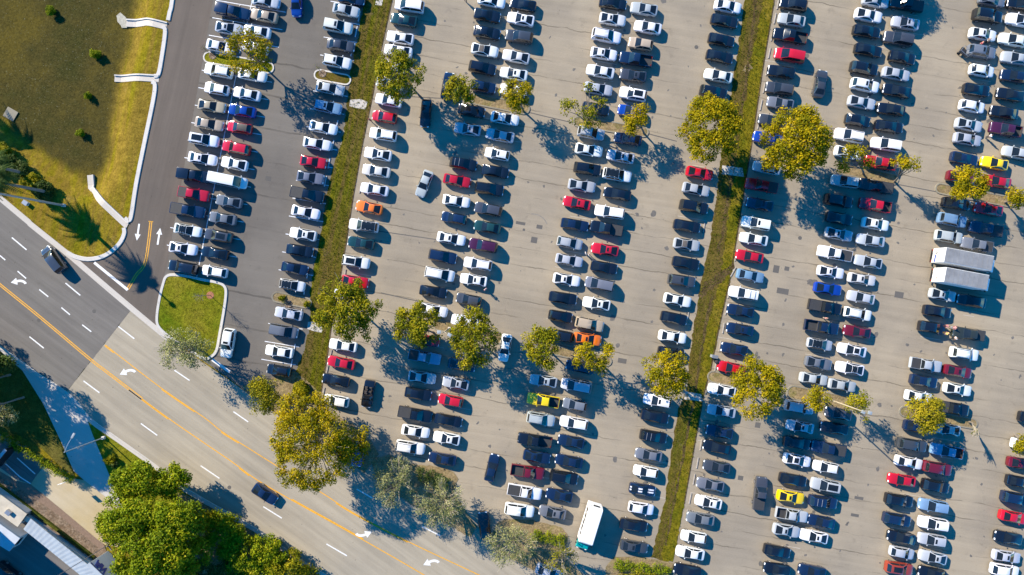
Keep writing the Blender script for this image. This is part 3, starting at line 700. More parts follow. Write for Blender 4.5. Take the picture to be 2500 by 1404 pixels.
SED = [(-1.0, .52, .62, .34), (-.988, .72, .80, .27), (-.955, .86, .93, .24), (-.90, .93, .985, .22), (-.78, .98, 1.0, .22), (-.45, 1.0, .985, .2), (.2, 1.0, .95, .2), (.44, .995, .955, .2), (.62, .985, .92, .2), (.80, .96, .86, .2), (.905, .88, .79, .22), (.955, .76, .70, .25), (.985, .58, .60, .3), (1.0, .36, .50, .36)]
SED2 = [(-1.0, .60, .66, .34), (-.985, .78, .84, .27), (-.95, .89, .96, .24), (-.86, .965, 1.0, .22), (-.45, 1.0, .985, .2), (.2, 1.0, .95, .2), (.44, .995, .95, .2), (.66, .985, .90, .2), (.84, .955, .83, .2), (.925, .87, .76, .22), (.97, .72, .66, .27), (1.0, .44, .52, .35)]
SUV = [(-1.0, .66, .70, .40), (-.985, .82, .94, .32), (-.95, .92, 1.07, .28), (-.86, .98, 1.09, .25), (-.45, 1.0, 1.08, .25), (.2, 1.0, 1.06, .25), (.46, .995, 1.06, .25), (.66, .985, 1.02, .25), (.83, .96, .95, .26), (.92, .89, .88, .28), (.965, .77, .78, .32), (.99, .6, .66, .37), (1.0, .44, .56, .42)]
TRK = [(-1.0, .93, .78, .48), (-.992, .95, 1.05, .42), (-.96, .965, 1.07, .38), (-.5, .97, 1.07, .34), (-.2, .98, 1.08, .3), (.2, 1.0, 1.09, .3), (.42, 1.0, 1.10, .3), (.62, .99, 1.07, .3), (.82, .97, 1.01, .3), (.93, .93, .95, .33), (.975, .88, .83, .38), (1.0, .76, .66, .44)]
VAN = [(-1.0, .86, .70, .38), (-.985, .92, .98, .3), (-.95, .96, 1.06, .27), (-.86, .985, 1.06, .24), (-.45, 1.0, 1.05, .22), (.3, 1.0, 1.02, .22), (.56, .99, 1.0, .22), (.72, .97, .95, .22), (.86, .93, .86, .24), (.94, .86, .74, .28), (.98, .74, .62, .33), (1.0, .6, .52, .38)]
KINDS = {
 's': [make_kind(4.75, 1.83, SED, (-.79, -.44, .03, .43, 1.40, .67), (-.57, .60), -.13), make_kind(4.65, 1.80, SED2, (-.83, -.50, .0, .41, 1.41, .69), (-.58, .61), -.17), make_kind(4.62, 1.86, SED, (-.86, -.40, -.04, .36, 1.34, .63), (-.57, .58), None)],
 'h': [make_kind(4.25, 1.78, SED2, (-.95, -.72, .02, .46, 1.46, .69), (-.60, .62), -.22, tailz=.8)],
 'u': [make_kind(4.72, 1.88, SUV, (-.96, -.78, .04, .43, 1.66, .71), (-.58, .60), -.2, tailz=.9, lampz=.76), make_kind(4.9, 1.94, SUV, (-.97, -.83, .06, .42, 1.74, .74), (-.58, .60), -.2, tailz=.9, lampz=.76)],
 'v': [make_kind(5.05, 1.96, VAN, (-.97, -.85, .17, .60, 1.70, .73), (-.58, .62), -.15, tailz=.95, lampz=.66)],
 'p': [make_kind(5.75, 1.98, TRK, (-.24, -.18, .16, .42, 1.80, .68), (-.60, .62), 0.02, bed=(-.965, -.262, .66), tailz=.85, lampz=.8), make_kind(5.35, 1.92, TRK, (-.38, -.32, .10, .38, 1.76, .67), (-.60, .62), -.12, bed=(-.965, -.40, .64), tailz=.85, lampz=.8)],
}
bB, pB = make_kind(6.3, 2.05, VAN, (-.985, -.95, .46, .72, 2.10, .80), (-.62, .66), None, tailz=1.1, lampz=.7); KINDS['b'] = [(bB, pB)]
# open top car: cabin scooped out
CNV = [q for q in SED2]
bC = Body(4.75, 1.88, CNV, (.12, .30, .31, .46, 1.32, .66), bed=(-.52, .10, .62))
KINDS['c'] = [(bC, [('body', bC.mesh('body', [M['paint'], M['trim'], M['seat']], bed=(-.52, .10, .62)), (0, 0, 0), None)] + make_kind(4.75, 1.88, CNV, (.12, .30, .31, .46, 1.32, .66), (-.58, .6), None, bed=(-.52, .10, .62), rear_glass=False)[1][1:])]
def seats():
    mb = MB()
    for x, y in ((-.15, .38), (-.15, -.38), (-.85, .38), (-.85, -.38)):
        mb.box((x, y, .78), (.5, .5, .2), 0, 0, .05); mb.box((x - .3, y, 1.0), (.16, .46, .6), 0, 0, .05)
    return mbmesh('seat', mb, M['seat'])
SEATS = seats()
# optional parts, one mesh per kind
EXTRA = {}
def extra(kind, vi, flag):
    key = (kind, vi, flag)
    if key in EXTRA: return EXTRA[key]
    b, _ = KINDS[kind][vi]; r0, r1, w1, w0 = b.cab[:4]; rw = b.W / 2 * b.cab[5]
    if flag == '+':
        r = ('sunroof', b.panel('sunroof', w1 - .20, w1 - .05, -rw * .55, rw * .55, .012, M['glass'], 2, 4))
    elif flag == 'G':
        r = ('sunroof', b.panel('sunroof', lerp(r1, w1, .18), w1 - .05, -rw * .68, rw * .68, .012, M['glass'], 4, 4))
    elif flag == 'K':
        r = ('roof_panel', b.panel('roof_panel', r1 + .01, w1 - .01, -rw * .97, rw * .97, .013, M['trim'] if kind != 's' else M['softtop'], 5, 6))
    elif flag == 'D':
        r = ('roof_panel', b.panel('roof_panel', r1 + .01, w1 - .01, -rw * .97, rw * .97, .013, M['glass'], 5, 6))
    elif flag == '=':
        mb = MB()
        for sg in (-1, 1):
            xs = [lerp(r1, w1, t) for t in (.04, .25, .5, .75, .95)]
            mb.tube([(x * b.L / 2, sg * rw * .86, b.top(x, rw * .86) + (.06 if 0 < i < 4 else .01)) for i, x in enumerate(xs)], [.028] * 5, 6)
        r = ('roof_rail', mbmesh('roof_rail', mb, M['trim'] if vi else M['bar']))
    elif flag == '#':
        mb = MB()
        for t in (.25, .62):
            x = lerp(r1, w1, t); ys = (-rw * .88, 0, rw * .88)
            mb.tube([(x * b.L / 2, y, b.top(x, y) + .07) for y in ys], [.035] * 3, 6)
        r = ('roof_bar', mbmesh('roof_bar', mb, M['bar']))
    elif flag == 'S':
        r = []
        for x0, x1 in ((-.97, -.84), (r1 + .03, w1 - .03), (w0 + .03, .93)):
            for ya, yb in ((.10, .34), (-.34, -.10)):
                V = [(x * b.L / 2, y, b.top(x, y) + .008) for x in [lerp(x0, x1, i / 4) for i in range(5)] for y in (ya, yb)]
                r.append(('racing_stripe', mk('racing_stripe', V, [[2 * i, 2 * i + 2, 2 * i + 3, 2 * i + 1] for i in range(4)], M['stripe'])))
    elif flag == 'T':
        mb = MB(); x0, x1 = -.955, b.cab[0] - .03
        mb.box(((x0 + x1) / 2 * b.L / 2, 0, 1.085), ((x1 - x0) * b.L / 2, b.W * .86, .04), 0, 0, .012)
        r = ('bed_cover', mbmesh('bed_cover', mb, M['liner']))
    elif flag == 'C':
        mb = MB(); x0, x1 = -.96, b.cab[0] - .015
        mb.box(((x0 + x1) / 2 * b.L / 2, 0, 1.42), ((x1 - x0) * b.L / 2, b.W * .86, .68), 0, 0, .09)
        r = ('bed_cap', mbmesh('bed_cap', mb, M['paint'], 40))
    elif flag == 'o':
        r = ('seat', SEATS)
    EXTRA[key] = r; return r
COL = {'w': ((.74, .74, .73), 'white'), 's': ((.40, .42, .44), 'silver'), 'g': ((.14, .15, .17), 'grey'), 'd': ((.045, .048, .056), 'charcoal'), 'k': ((.007, .008, .012), 'black'),
       'r': ((.46, .006, .016), 'red'), 'm': ((.13, .006, .014), 'maroon'), 'b': ((.006, .038, .26), 'blue'), 'n': ((.008, .017, .048), 'navy'), 'y': ((.80, .56, .0), 'yellow'),
       'o': ((.72, .16, .008), 'orange'), 't': ((.012, .045, .042), 'dark green'), 'e': ((.42, .34, .23), 'tan'), 'l': ((.16, .27, .40), 'pale blue'), 'q': ((.055, .008, .03), 'plum'), 'B': ((.25, .035, .015), 'brick red'), 'x': ((.58, .57, .54), 'off-white'), 'O': ((.03, .036, .026), 'olive')}
TYPE = {'s': 'sedan', 'h': 'hatchback', 'u': 'SUV', 'v': 'minivan', 'p': 'pickup', 'b': 'long van', 'c': 'convertible'}
NAME = {'s': 'sedan', 'h': 'hatchback', 'u': 'suv', 'v': 'minivan', 'p': 'pickup_truck', 'b': 'passenger_van', 'c': 'convertible'}
FEAT = {'+': 'with sunroof', 'G': 'with long sunroof', 'K': 'with dark roof', 'D': 'with glass roof', '=': 'with roof rails', '#': 'with roof bars', 'S': 'with racing stripes', 'T': 'with covered bed', 'C': 'with capped bed', 'o': 'with open top'}
ROWS = {'A1': 'leftmost row', 'A2': 'second row from left', 'A3': 'row left of left grass strip', 'B1': 'row right of left grass strip', 'B2': 'fifth row from left', 'B3': 'sixth row from left', 'B4': 'seventh row from left', 'B5': 'eighth row from left', 'B6': 'row left of right grass strip', 'C1': 'row right of right grass strip', 'C2': 'eleventh row from left', 'C3': 'twelfth row from left', 'C4': 'thirteenth row from left', 'C5': 'second row from right', 'C6': 'rightmost row'}
CARS = '''
A1 @400,0 680,115,np,R,C 640,278,ss,R,+ 550,455,ws,R 530,690,wu,L,= 515,870,wh,L 470,1040,es,R 445,1215,es,R 390,1365,wu,R,G @400,350 380,150,ws,R,+ 303,315,kp,R,C 290,495,rp,R,T 233,655,np,R,T 235,850,ws,R,D 190,1030,ws,R,+ 182,1213,ku,L
A2 @400,0 1000,12,ss,R 980,155,es,L 910,310,ws,L 890,465,ws,L 868,735,ws,R 812,920,ws,L 765,1085,bs,L 740,1250,rh,L,K @400,350 705,42,ru,L 690,200,ws,L 625,360,wb,R 638,570,gs,L 575,735,gs,L 530,905,du,L,G 500,1075,ks,L 495,1255,wh,L
A3 @400,0 1840,-12,ns,R 1785,100,ss,R 1703,255,xu,R,+ 1735,445,ds,R 1695,600,wu,R,+ 1627,865,ss,R 1602,1045,lu,R,+ 1562,1250,ws,R @400,350 1502,5,ws,R 1465,183,rs,R 1437,335,gs,R 1405,500,kp,R,T 1390,675,ws,R 1363,890,ws,L,+ 1333,1050,ks,R 1285,1225,ns,R @350,650 1458,185,wh,R,D 1423,465,ss,L 1370,635,gv,R 1330,835,ws,L 1328,1020,kh,L
B1 @850,0 598,50,wv,L 545,195,ts,L 510,370,ws,L 490,500,ws,L 430,660,ws,L 410,815,ss,L 395,983,ws,L 355,1145,rh,L 340,1315,wu,L,= @850,350 290,105,ws,L,+ 275,270,xs,L 257,450,ws,L 205,630,os,L 150,805,wu,L,D 125,975,ts,L 75,1160,wu,R,G @750,650 470,150,rs,R 400,290,ws,R 350,775,ws,L 333,945,rs,L 280,1118,ks,L 285,1318,wh,L
B2 @850,0 1405,8,ws,R 1363,150,ks,R 1360,320,ks,R 1338,492,ws,R,K 1315,663,ku,R 1325,850,nh,R 1210,1085,ks,R 1170,1265,ss,L,+ @850,350 1128,200,ku,R,# 1068,365,rs,R 1060,565,ws,R 1038,732,nh,L 1010,933,ws,R,+ 925,1108,nu,R 895,1280,wv,R,= @750,650 1235,250,ks,R 1240,430,ws,R 1165,725,rs,R 1150,890,lp,R,T 1125,1088,ss,R 1088,1250,ks,R @850,950 658,247,kp,R,T 660,412,ws,R 608,572,wu,R,=
B3 @850,0 1712,45,ks,L 1690,188,ws,L,+ 1675,355,du,L 1645,555,xs,L 1622,723,ws,L,+ 1620,885,ws,L 1535,1160,ws,R 1488,1328,ss,L @850,350 1460,105,wh,L,+ 1443,275,ks,R 1383,445,ku,R,= 1372,645,du,L 1362,820,ts,L 1322,1000,qu,L 1270,1180,wu,L,= 1228,1337,ws,L,+ @750,650 1583,328,dh,L 1545,540,ws,L 1515,968,ns,R 1455,1145,ss,L,+ 1405,1315,rh,L @850,950 983,305,ks,R,+ 965,482,ws,L,+ 923,682,ns,L
B4 @1300,0 790,32,ks,R 785,190,xs,R,+ 727,348,wu,R,= 700,527,ws,R,+ 665,700,ws,L 645,870,ss,R 620,1065,ks,R 575,1300,su,R,= @1300,350 553,65,ws,R 540,248,ku,R 483,415,ss,R 435,585,rs,L,+ 415,797,ns,R 365,975,sh,R 360,1145,ss,R 335,1335,ws,R,+ @1250,700 500,110,ks,R 475,290,kh,R 460,478,ku,L 308,922,ss,L,+ 305,1115,yp,L 283,1298,su,R,= @1150,1054 625,85,kp,L 645,245,ns,R,+ 555,395,mp,R 525,590,wp,R,T 475,770,wu,R
B5 @1300,0 1093,88,ss,L 1130,268,ws,L 1060,428,eh,L 1013,577,np,L 985,740,ds,L,+ 988,918,wu,L,G 960,1090,bh,L 935,1362,ns,L @1300,350 863,130,ss,L,+ 832,307,wu,R,D 830,495,ks,L 758,672,wu,L 725,832,kp,L,T 710,1040,rs,L,+ 703,1215,ks,R 658,1378,gv,L @1250,700 828,165,ws,L,+ 762,368,eu,R 740,512,os,R,+ 665,785,ns,L 630,970,sv,L 615,1155,gh,L 608,1335,wu,L @1150,1054 980,95,ns,L 960,287,ns,L 912,450,ku,R,= 865,622,ns,L 798,790,gs,L,+
B6 @1700,0 310,62,ws,R 277,205,ks,R 247,392,ks,R 230,555,ks,R 215,742,ws,L 172,900,ku,R @1300,350 1640,292,rs,R 1603,450,ss,R 1585,620,ku,R 1515,810,ks,R 1510,990,ss,R,K 1505,1172,ks,R 1465,1345,du,R,+ @1250,700 1622,130,ws,R 1588,308,ks,R 1573,490,ws,R 1560,650,ks,R 1425,1118,wu,L,+ 1402,1272,ks,R @1150,1054 1790,48,ku,R,# 1738,225,gs,L 1712,390,wh,L 1680,567,ns,R,S 1667,750,wh,R 1595,915,ks,R 1600,1125,ds,R,+
C1 @1700,0 955,38,ku,L 935,195,ss,L 922,348,kp,L 918,538,rv,L 832,702,ks,L 820,865,du,L 822,1012,gs,L 745,1185,ds,L 695,1355,bs,L @1700,350 690,240,ss,L 640,412,rp,L,T 622,597,ns,L,+ 588,782,wu,L,+ 562,937,ws,L 522,1107,rs,L 530,1297,ls,R @1700,700 468,65,wu,L,# 432,235,ns,L 427,417,ns,L,+ 372,610,ns,L 345,795,rs,L 250,1013,ws,L 247,1217,ss,L @1600,1054 628,0,ns,L 603,150,ks,L 600,340,ds,L 537,515,gs,L 520,690,ws,L,+ 440,850,gs,L 377,1030,wh,L 342,1187,ws,L 315,1360,ks,L
C2 @2000,0 555,12,ss,R 485,152,ws,R 467,308,ks,R 482,492,ks,R 447,668,ku,R 455,833,wu,R,+ 418,1005,ss,R 380,1180,kh,R 297,1325,wu,L,= @1700,350 1490,92,ws,R 1460,370,su,L,# 1400,560,ku,R 1403,735,ks,R 1398,890,ss,R,+ 1360,1078,wp,L,T 1318,1260,ws,R,+ @1700,700 1290,20,bs,R 1265,198,kp,R,T 1232,395,np,R 1210,563,sh,R,D 1197,748,gs,R 1150,902,ss,R 1015,1182,su,R @1700,700 1015,1370,ss,L,+ @1600,1054 1390,110,ks,R 1390,277,ws,R,G 1350,470,ks,R 1328,640,ys,R,+ 1340,815,sp,R 1285,967,ss,R,+ 1195,1170,ks,R 1190,1345,ks,L
C3 @2000,0 860,38,kp,L,T 845,227,ss,L,+ 780,377,du,L 815,565,ks,R 755,725,ss,R 762,890,ks,L 705,1072,ks,L 685,1240,ks,R @2000,350 660,8,wu,L 602,190,rp,L 560,417,kp,L,T 550,605,rp,L 553,790,ws,R,+ 503,950,ss,L 480,1160,ss,L 420,1330,xs,R,+ @2000,700 410,105,ss,L 385,265,wu,R,= 370,440,ms,L 320,620,ws,L,G 300,800,ws,L,D 225,965,ss,R @1700,700 1390,1240,ds,L 1350,1385,ks,L @1600,1054 1700,165,np,L,T 1670,347,wh,L 1670,527,su,L,G 1648,690,nu,R,# 1625,880,ns,L 1553,1025,ws,L,+ 1535,1365,ns,L
C4 @2000,0 1695,2,gs,R 1660,152,ku,R 1605,337,ws,R,+ 1600,502,gu,R,+ 1595,693,wh,R 1545,880,ks,R 1500,1042,wh,R 1468,1225,ss,R,+ 1455,1365,ss,R @2000,350 1425,150,ns,R 1385,335,ms,R 1345,590,ks,R 1310,750,lu,R 1278,913,su,R @2000,700 1212,80,ss,R,+ 1160,242,ks,R 1115,400,ku,R 1050,765,sp,R,T 1027,925,ns,R 975,1078,ws,R 965,1375,ns,R @2000,1054 918,130,du,R 880,300,ws,R 808,472,rs,L 790,672,ku,R 770,862,nu,R 803,1035,ks,L 812,1185,sh,R 790,1342,Bu,R,G
C5 @2000,0 1980,38,ks,L 1970,197,ws,L 1900,392,ws,L 1920,570,ss,L 1910,748,ns,L 1870,928,ks,L 1810,1102,ks,L 1830,1268,qp,L @2000,350 1930,92,ss,L 1717,195,ys,L 1740,375,rs,L 1660,645,rs,L 1640,838,np,L,T 1550,992,gp,L,T @2000,700 1490,140,ks,L 1465,462,Op,L,T 1430,657,wu,R,= 1360,830,ms,R,+ 1357,1005,ws,R,+ 1310,1190,kp,R,T 1245,1395,ss,L @2000,1054 1253,190,lp,L 1165,360,mu,R 1148,535,ku,R 1120,727,lu,L 1118,900,wu,L,+ 1108,1060,su,L,+ 1113,1230,ss,L,+ 1105,1385,ks,L
C6 @2000,700 2090,1290,ks,R @2000,1054 2020,130,ws,R 1985,310,ms,R 1968,490,ks,R 1935,655,nu,R 1905,837,rs,R 1850,1037,ks,L 1838,1222,ss,R,+ 1828,1362,wu,R
'''
LOOSE = [ # (tile, zx, zy, spec, world angle, flags, label)
 ((400, 0), 1300, 40, 'bh', -90, '', 'blue hatchback driving in the dark lot aisle at the top edge'),
 ((350, 650), 825, 755, 'wu', -100, '+', 'white SUV with sunroof stopped beside the green entrance island'),
 ((0, 350), 515, 1135, 'dv', 128, '', 'charcoal minivan driving up the grey road stretch'),
 ((500, 1054), 590, 610, 'ns', -34, '', 'navy sedan driving alone on the pale road stretch'),
 ((500, 1054), 1500, 220, 'bh', -98, '', 'blue hatchback half hidden under the big yellow green tree'),
 ((850, 0), 760, 1110, 'ks', -95, '', 'black sedan in the aisle right of the small red hatchback'),
 ((850, 0), 975, 840, 'ns', 80, '', 'navy sedan in the aisle touching the upper middle bed'),
 ((850, 350), 745, 395, 'ss', -112, '', 'silver sedan slanted across the aisle left of a red sedan'),
 ((750, 650), 597, 1250, 'kc', -100, 'o', 'black open convertible in the aisle beside the white hatchback'),
 ((850, 950), 1408, 770, 'ns', 76, '', 'navy sedan in the aisle left of the maroon open pickup'),
 ((850, 950), 1335, 1340, 'ks', 98, '', 'black sedan at the lot exit beside the grey green tree'),
 ((750, 650), 1938, 800, 'ws', -100, '', 'white sedan alone in the aisle between two lower olive trees'),
 ((1700, 0), 1215, 820, 'ds', 79, '', 'charcoal sedan alone in the aisle below the red minivan'),
 ((1600, 1054), 1030, 607, 'dp', 83, 'T', 'dark brown pickup alone in the aisle left of the yellow sedan'),
 ((0, 1054), 70, 1395, 'ku', -40, '', 'black SUV in the shaded yard at the lower left corner'),
 ((1150, 1054), 765, 1375, 'ss', -20, '', 'silver sedan half hidden under the bottom yellowish tree'),
]
def build_car(px, py, spec, ang, flags, key):
    kind = spec[1]; c = COL[spec[0]][0]; vs = KINDS[kind]
    vi = key % len(vs)
    if kind == 's' and 'S' in flags: vi = 2
    if kind == 's' and 'K' in flags: vi = 2
    if kind == 'p': vi = 0 if spec in ('mp', 'wp', 'kp', 'np', 'dp') else 1
    b, parts = vs[vi]
    z = {'u': .95, 'v': .95, 'p': .95, 'b': 1.1}.get(kind, .75)
    p = P(px, py, z)
    root = empty(NAME[kind], (p.x, p.y, 0), ang)
    q = rnd.uniform(.97, 1.025); root.scale = (q, rnd.uniform(.985, 1.02), rnd.uniform(.97, 1.03))
    j = rnd.uniform(.9, 1.08) if spec[0] != 'w' else rnd.uniform(.93, 1.04); cc = (c[0] * j, c[1] * j * rnd.uniform(.97, 1.03), c[2] * j * rnd.uniform(.96, 1.06), 1)
    for nm, me, loc, _ in parts:
        o = bpy.data.objects.new(nm, me); o.location = loc; o.parent = root; o.color = cc; col.objects.link(o)
        if nm == 'wheel':
            r = bpy.data.objects.new('rim', RIM); r.parent = o; col.objects.link(r)
    for f in flags:
        ex = extra(kind, vi, f)
        for nm, me in (ex if isinstance(ex, list) else [ex]):
            o = bpy.data.objects.new(nm, me); o.parent = root; o.color = cc; col.objects.link(o)
    return root
def describe(spec, flags):
    return COL[spec[0]][1] + ' ' + TYPE[spec[1]]
rows = {}
for line in CARS.strip().split('\n'):
    tok = line.split(); name = tok[0]; ox = oy = 0; lst = []
    for t in tok[1:]:
        if t[0] == '@': ox, oy = map(int, t[1:].split(',')); continue
        q = t.split(','); lst.append((ox + float(q[0]) / 4.012, oy + float(q[1]) / 4.012, q[2], q[3], q[4] if len(q) > 4 else ''))
    rows[name] = sorted(lst, key=lambda c: c[1])
allcars = []
key = 0
for rname, lst in rows.items():
    for i, (x, y, spec, d, fl) in enumerate(lst):
        key += 1 + int(x) % 3
        a = R(-10.3 + rnd.uniform(-1.6, 1.6)) + (math.pi if d == 'L' else 0)
        o = build_car(x, y, spec, a, fl, key); allcars.append(o)
        me = describe(spec, fl) + ((' ' + FEAT[fl[0]]) if fl else '')
        up = describe(*lst[i - 1][2::2]) if i else None; dn = describe(*lst[i + 1][2::2]) if i + 1 < len(lst) else None
        if up and dn: lab = f'{me} between {up} and {dn}, {ROWS[rname]}'
        elif dn: lab = f'{me} above {dn} at top of {ROWS[rname]}'
        else: lab = f'{me} below {up} at bottom of {ROWS[rname]}'
        o['rowi'] = i; o['short'] = me; o['row'] = rname
        face = 'front to the left' if d == 'L' else 'front to the right'
        if len(lab.split()) > 16: lab = f'{me} between {up} and {dn}, {ROWS[rname].replace(" from left", "").replace("row ", "row ")}'
        if len(lab.split()) > 16: lab = f'{describe(spec, fl)} between {up} and {dn}, {ROWS[rname]}'
        tag(o, lab, TYPE[spec[1]].lower(), 'vehicles parked in rows')
ORD = ['first', 'second', 'third', 'fourth', 'fifth', 'sixth', 'seventh', 'eighth', 'ninth', 'tenth'] + [str(k) + ('th' if k not in (21, 22, 23, 31, 32, 33) else {1: 'st', 2: 'nd', 3: 'rd'}[k % 10]) for k in range(11, 50)]
seen = {}
for o in allcars: seen.setdefault(o['label'], []).append(o)
for lb, os_ in seen.items():
    if len(os_) > 1 or len(lb.split()) > 16:
        for o in os_: o['label'] = f"{o['short']}, {ORD[o['rowi']]} vehicle from top, {ROWS[o['row']]}"
for (t, zx, zy, spec, ang, fl, lab) in LOOSE:
    o = build_car(t[0] + zx / 4.012, t[1] + zy / 4.012, spec, R(ang), fl, int(zx)); tag(o, lab, TYPE[spec[1]].lower(), 'vehicles out in the aisles and road')
for o in allcars:
    for k in ('rowi', 'short', 'row'): del o[k]
print('CARS', len(allcars) + len(LOOSE))
# ------------------------------------------------------------------ trees and plants
def leaves(name, clumps, n_per, size, m, parent, seed, up=0.55, aspect=0.62, droop=0.0):
    """clumps: (x, y, z, r, tone); many small leaf faces scattered over each clump"""
    g = np.random.default_rng(seed); C = []; Rr = []; T = []
    for (x, y, z, r, t) in clumps:
        n = max(4, int(n_per * r * r)); C += [(x, y, z)] * n; Rr += [r] * n; T += [t] * n
    C = np.array(C); Rr = np.array(Rr); n = len(C)
    d = g.normal(size=(n, 3)); d /= np.linalg.norm(d, axis=1)[:, None]
    rad = Rr * np.where(g.random(n) < .75, g.uniform(.55, 1.05, n), g.uniform(0, .9, n))
    pos = C + d * rad[:, None] * np.array([1, 1, .72])
    nor = d * .8 + g.normal(size=(n, 3)) * .55 + np.array([0, 0, up]); nor /= np.linalg.norm(nor, axis=1)[:, None]
    a = np.cross(nor, g.normal(size=(n, 3))); a /= np.linalg.norm(a, axis=1)[:, None]
    if droop: a = a + np.array([0, 0, -droop]); a /= np.linalg.norm(a, axis=1)[:, None]
    b = np.cross(nor, a); s = size * g.uniform(.6, 1.35, n)[:, None]
    p = np.stack([pos - a * s * .5, pos + b * s * aspect * .5, pos + a * s * .5 + nor * s * .08, pos - b * s * aspect * .5], 1).reshape(-1, 3)
    me = bpy.data.meshes.new(name); me.vertices.add(n * 4); me.vertices.foreach_set('co', p.ravel())
    me.loops.add(n * 4); me.loops.foreach_set('vertex_index', np.arange(n * 4)); me.polygons.add(n)
    me.polygons.foreach_set('loop_start', np.arange(n) * 4)
    me.update(calc_edges=True)
    at = me.attributes.new('tone', 'FLOAT', 'FACE'); at.data.foreach_set('value', np.clip(np.array(T) + g.normal(size=n) * .12, 0, 1))
    me.materials.append(m); return link(bpy.data.objects.new(name, me), parent)
def tree(name, cpx, rpx, base, h, m, label, cat='tree', group='trees planted around the lots', fill=1.0, leaf=.31, dens=125, trunk=.16, twig=0, seed=0, zc=None, squash=.62, limbs=9, clump=(.65, 1.15), droop=0.0, up=.55, barkm='trunk'):
    r = random.Random(seed * 13 + 5); b = P(*base); root = empty(name, b); zc = h * .66 if zc is None else zc
    c = P(cpx[0], cpx[1], zc) - b; k = (H - zc) / H / S; rx, ry = rpx[0] * k, rpx[1] * k; rz = min((h - zc) * 1.02, max(rx, ry) * squash)
    amp = [r.uniform(-1, 1) for _ in range(8)]; ph = [r.uniform(0, 6.3) for _ in range(8)]
    def edge(t): return 1 + sum(.085 * amp[i] * math.sin((i + 2) * t + ph[i]) for i in range(6)) - .03
    M_ = int(rx * ry * 2.6 * fill * (1 + rz / max(rx, ry))); cl = []
    for i in range(max(M_, 5)):
        t = r.uniform(0, 6.283); rr = math.sqrt(r.uniform(.0, 1)); e = edge(t)
        s = r.uniform(*clump); u = rr * max(.2, (1 - s * .55 / max(rx, ry)))
        zz = math.sqrt(max(0, 1 - rr * rr)) * (1 if r.random() < .72 else -r.uniform(.2, .8)) * r.uniform(.65, 1.05)
        cl.append((c.x + rx * u * e * math.cos(t), c.y + ry * u * e * math.sin(t), zc + rz * zz * .9 - .1, s, r.uniform(.05, .95)))
    if fill < .8:    # open crowns: drop everything inside a few sky holes
        holes = [(r.uniform(-.8, .8) * rx, r.uniform(-.8, .8) * ry, r.uniform(.16, .3) * rx) for _ in range(7)]
        cl = [q for q in cl if not any(math.hypot(q[0] - c.x - a, q[1] - c.y - b_) < w_ for a, b_, w_ in holes)] or cl[:5]
    mb = MB(); fork = Vector((c.x * .35, c.y * .35, zc * .45)); mb.tube([(0, 0, -.05), (c.x * .1, c.y * .1, zc * .15), fork], [trunk * 1.35, trunk, trunk * .82], 8)
    for i, q in enumerate(r.sample(cl, min(limbs, len(cl)))):
        e = Vector(q[:3]); mid = fork.lerp(e, .5) + Vector((r.uniform(-.3, .3), r.uniform(-.3, .3), r.uniform(.0, .5)))
        mb.tube([fork - Vector((0, 0, .1)), mid, e], [trunk * .62, trunk * .36, trunk * .12], 6)
        for _ in range(3):
            f = Vector(r.choice(cl)[:3])
            if (f - mid).length < 3.2: mb.tube([mid, mid.lerp(f, .6) + Vector((0, 0, .15)), f], [trunk * .26, trunk * .16, trunk * .06], 4)
    for i in range(twig):
        q = r.choice(cl); s0 = fork.lerp(Vector(q[:3]), r.uniform(.2, .8)); d = (Vector(q[:3]) - fork).normalized()
        e = Vector(q[:3]) + d * r.uniform(.2, 1.2) + Vector((r.uniform(-.5, .5), r.uniform(-.5, .5), r.uniform(-.5, .4) - droop))
        mb.tube([s0, s0.lerp(e, .55) + Vector((0, 0, .3)), e], [.05, .035, .015], 4, 1, cap=False)
    mb.build('trunk', [M[barkm], M['twigs']], root, 60)
    leaves('crown', cl, dens, leaf, M[m], root, seed + 100, up, droop=droop)
    tag(root, label, cat, group); return root
G = 'leaf_gold'; D = 'leaf_mid'
tree('shade_tree', (605, 131), (66, 58), (652, 170), 8.5, G, 'wide open yellow green tree over white cars in the dark lot', fill=0.84, seed=1, leaf=.32, dens=72, limbs=14)
tree('shade_tree', (975, 183), (66, 63), (1026, 236), 9, D, 'olive round tree right of the left grass strip near the top', fill=1.00, seed=2, limbs=12)
tree('shade_tree', (1125, 222), (43, 37), (1158, 262), 7, D, 'small olive tree at left end of the long bed, upper middle rows', fill=1.00, seed=3)
tree('shade_tree', (1262, 233), (46, 43), (1278, 272), 7, G, 'small pale olive tree at right end of the long bed, upper middle rows', fill=0.94, seed=4, leaf=.3)
tree('shade_tree', (1427, 262), (58, 54), (1432, 318), 8, D, 'open branching tree over the silver SUV, upper centre rows', fill=0.77, seed=5, limbs=16, dens=76)
tree('shade_tree', (1552, 290), (35, 39), (1572, 326), 6.5, G, 'small brownish tree over the bright blue hatchback', fill=0.92, seed=6, leaf=.28)
tree('shade_tree', (1735, 317), (79, 89), (1772, 362), 10, G, 'large dense gold tree left of the right grass strip, above a red SUV', fill=1.00, seed=7, clump=(.7, 1.3))
tree('shade_tree', (1938, 347), (88, 93), (1932, 388), 10.5, G, 'largest dense gold tree right of the right grass strip', fill=1.05, seed=8, clump=(.7, 1.35), limbs=20)
tree('shade_tree', (2085, 388), (46, 40), (2108, 425), 7, G, 'thin gold tree left of the red open pickup', fill=0.72, seed=9, leaf=.3)
tree('shade_tree', (2203, 412), (46, 32), (2183, 444), 7, G, 'thin gold tree leaning right of the red open pickup', fill=0.70, seed=10, leaf=.3)
tree('shade_tree', (2366, 450), (48, 46), (2372, 478), 7, G, 'compact gold tree below the yellow sedan near the right edge', fill=0.95, seed=11, leaf=.32)
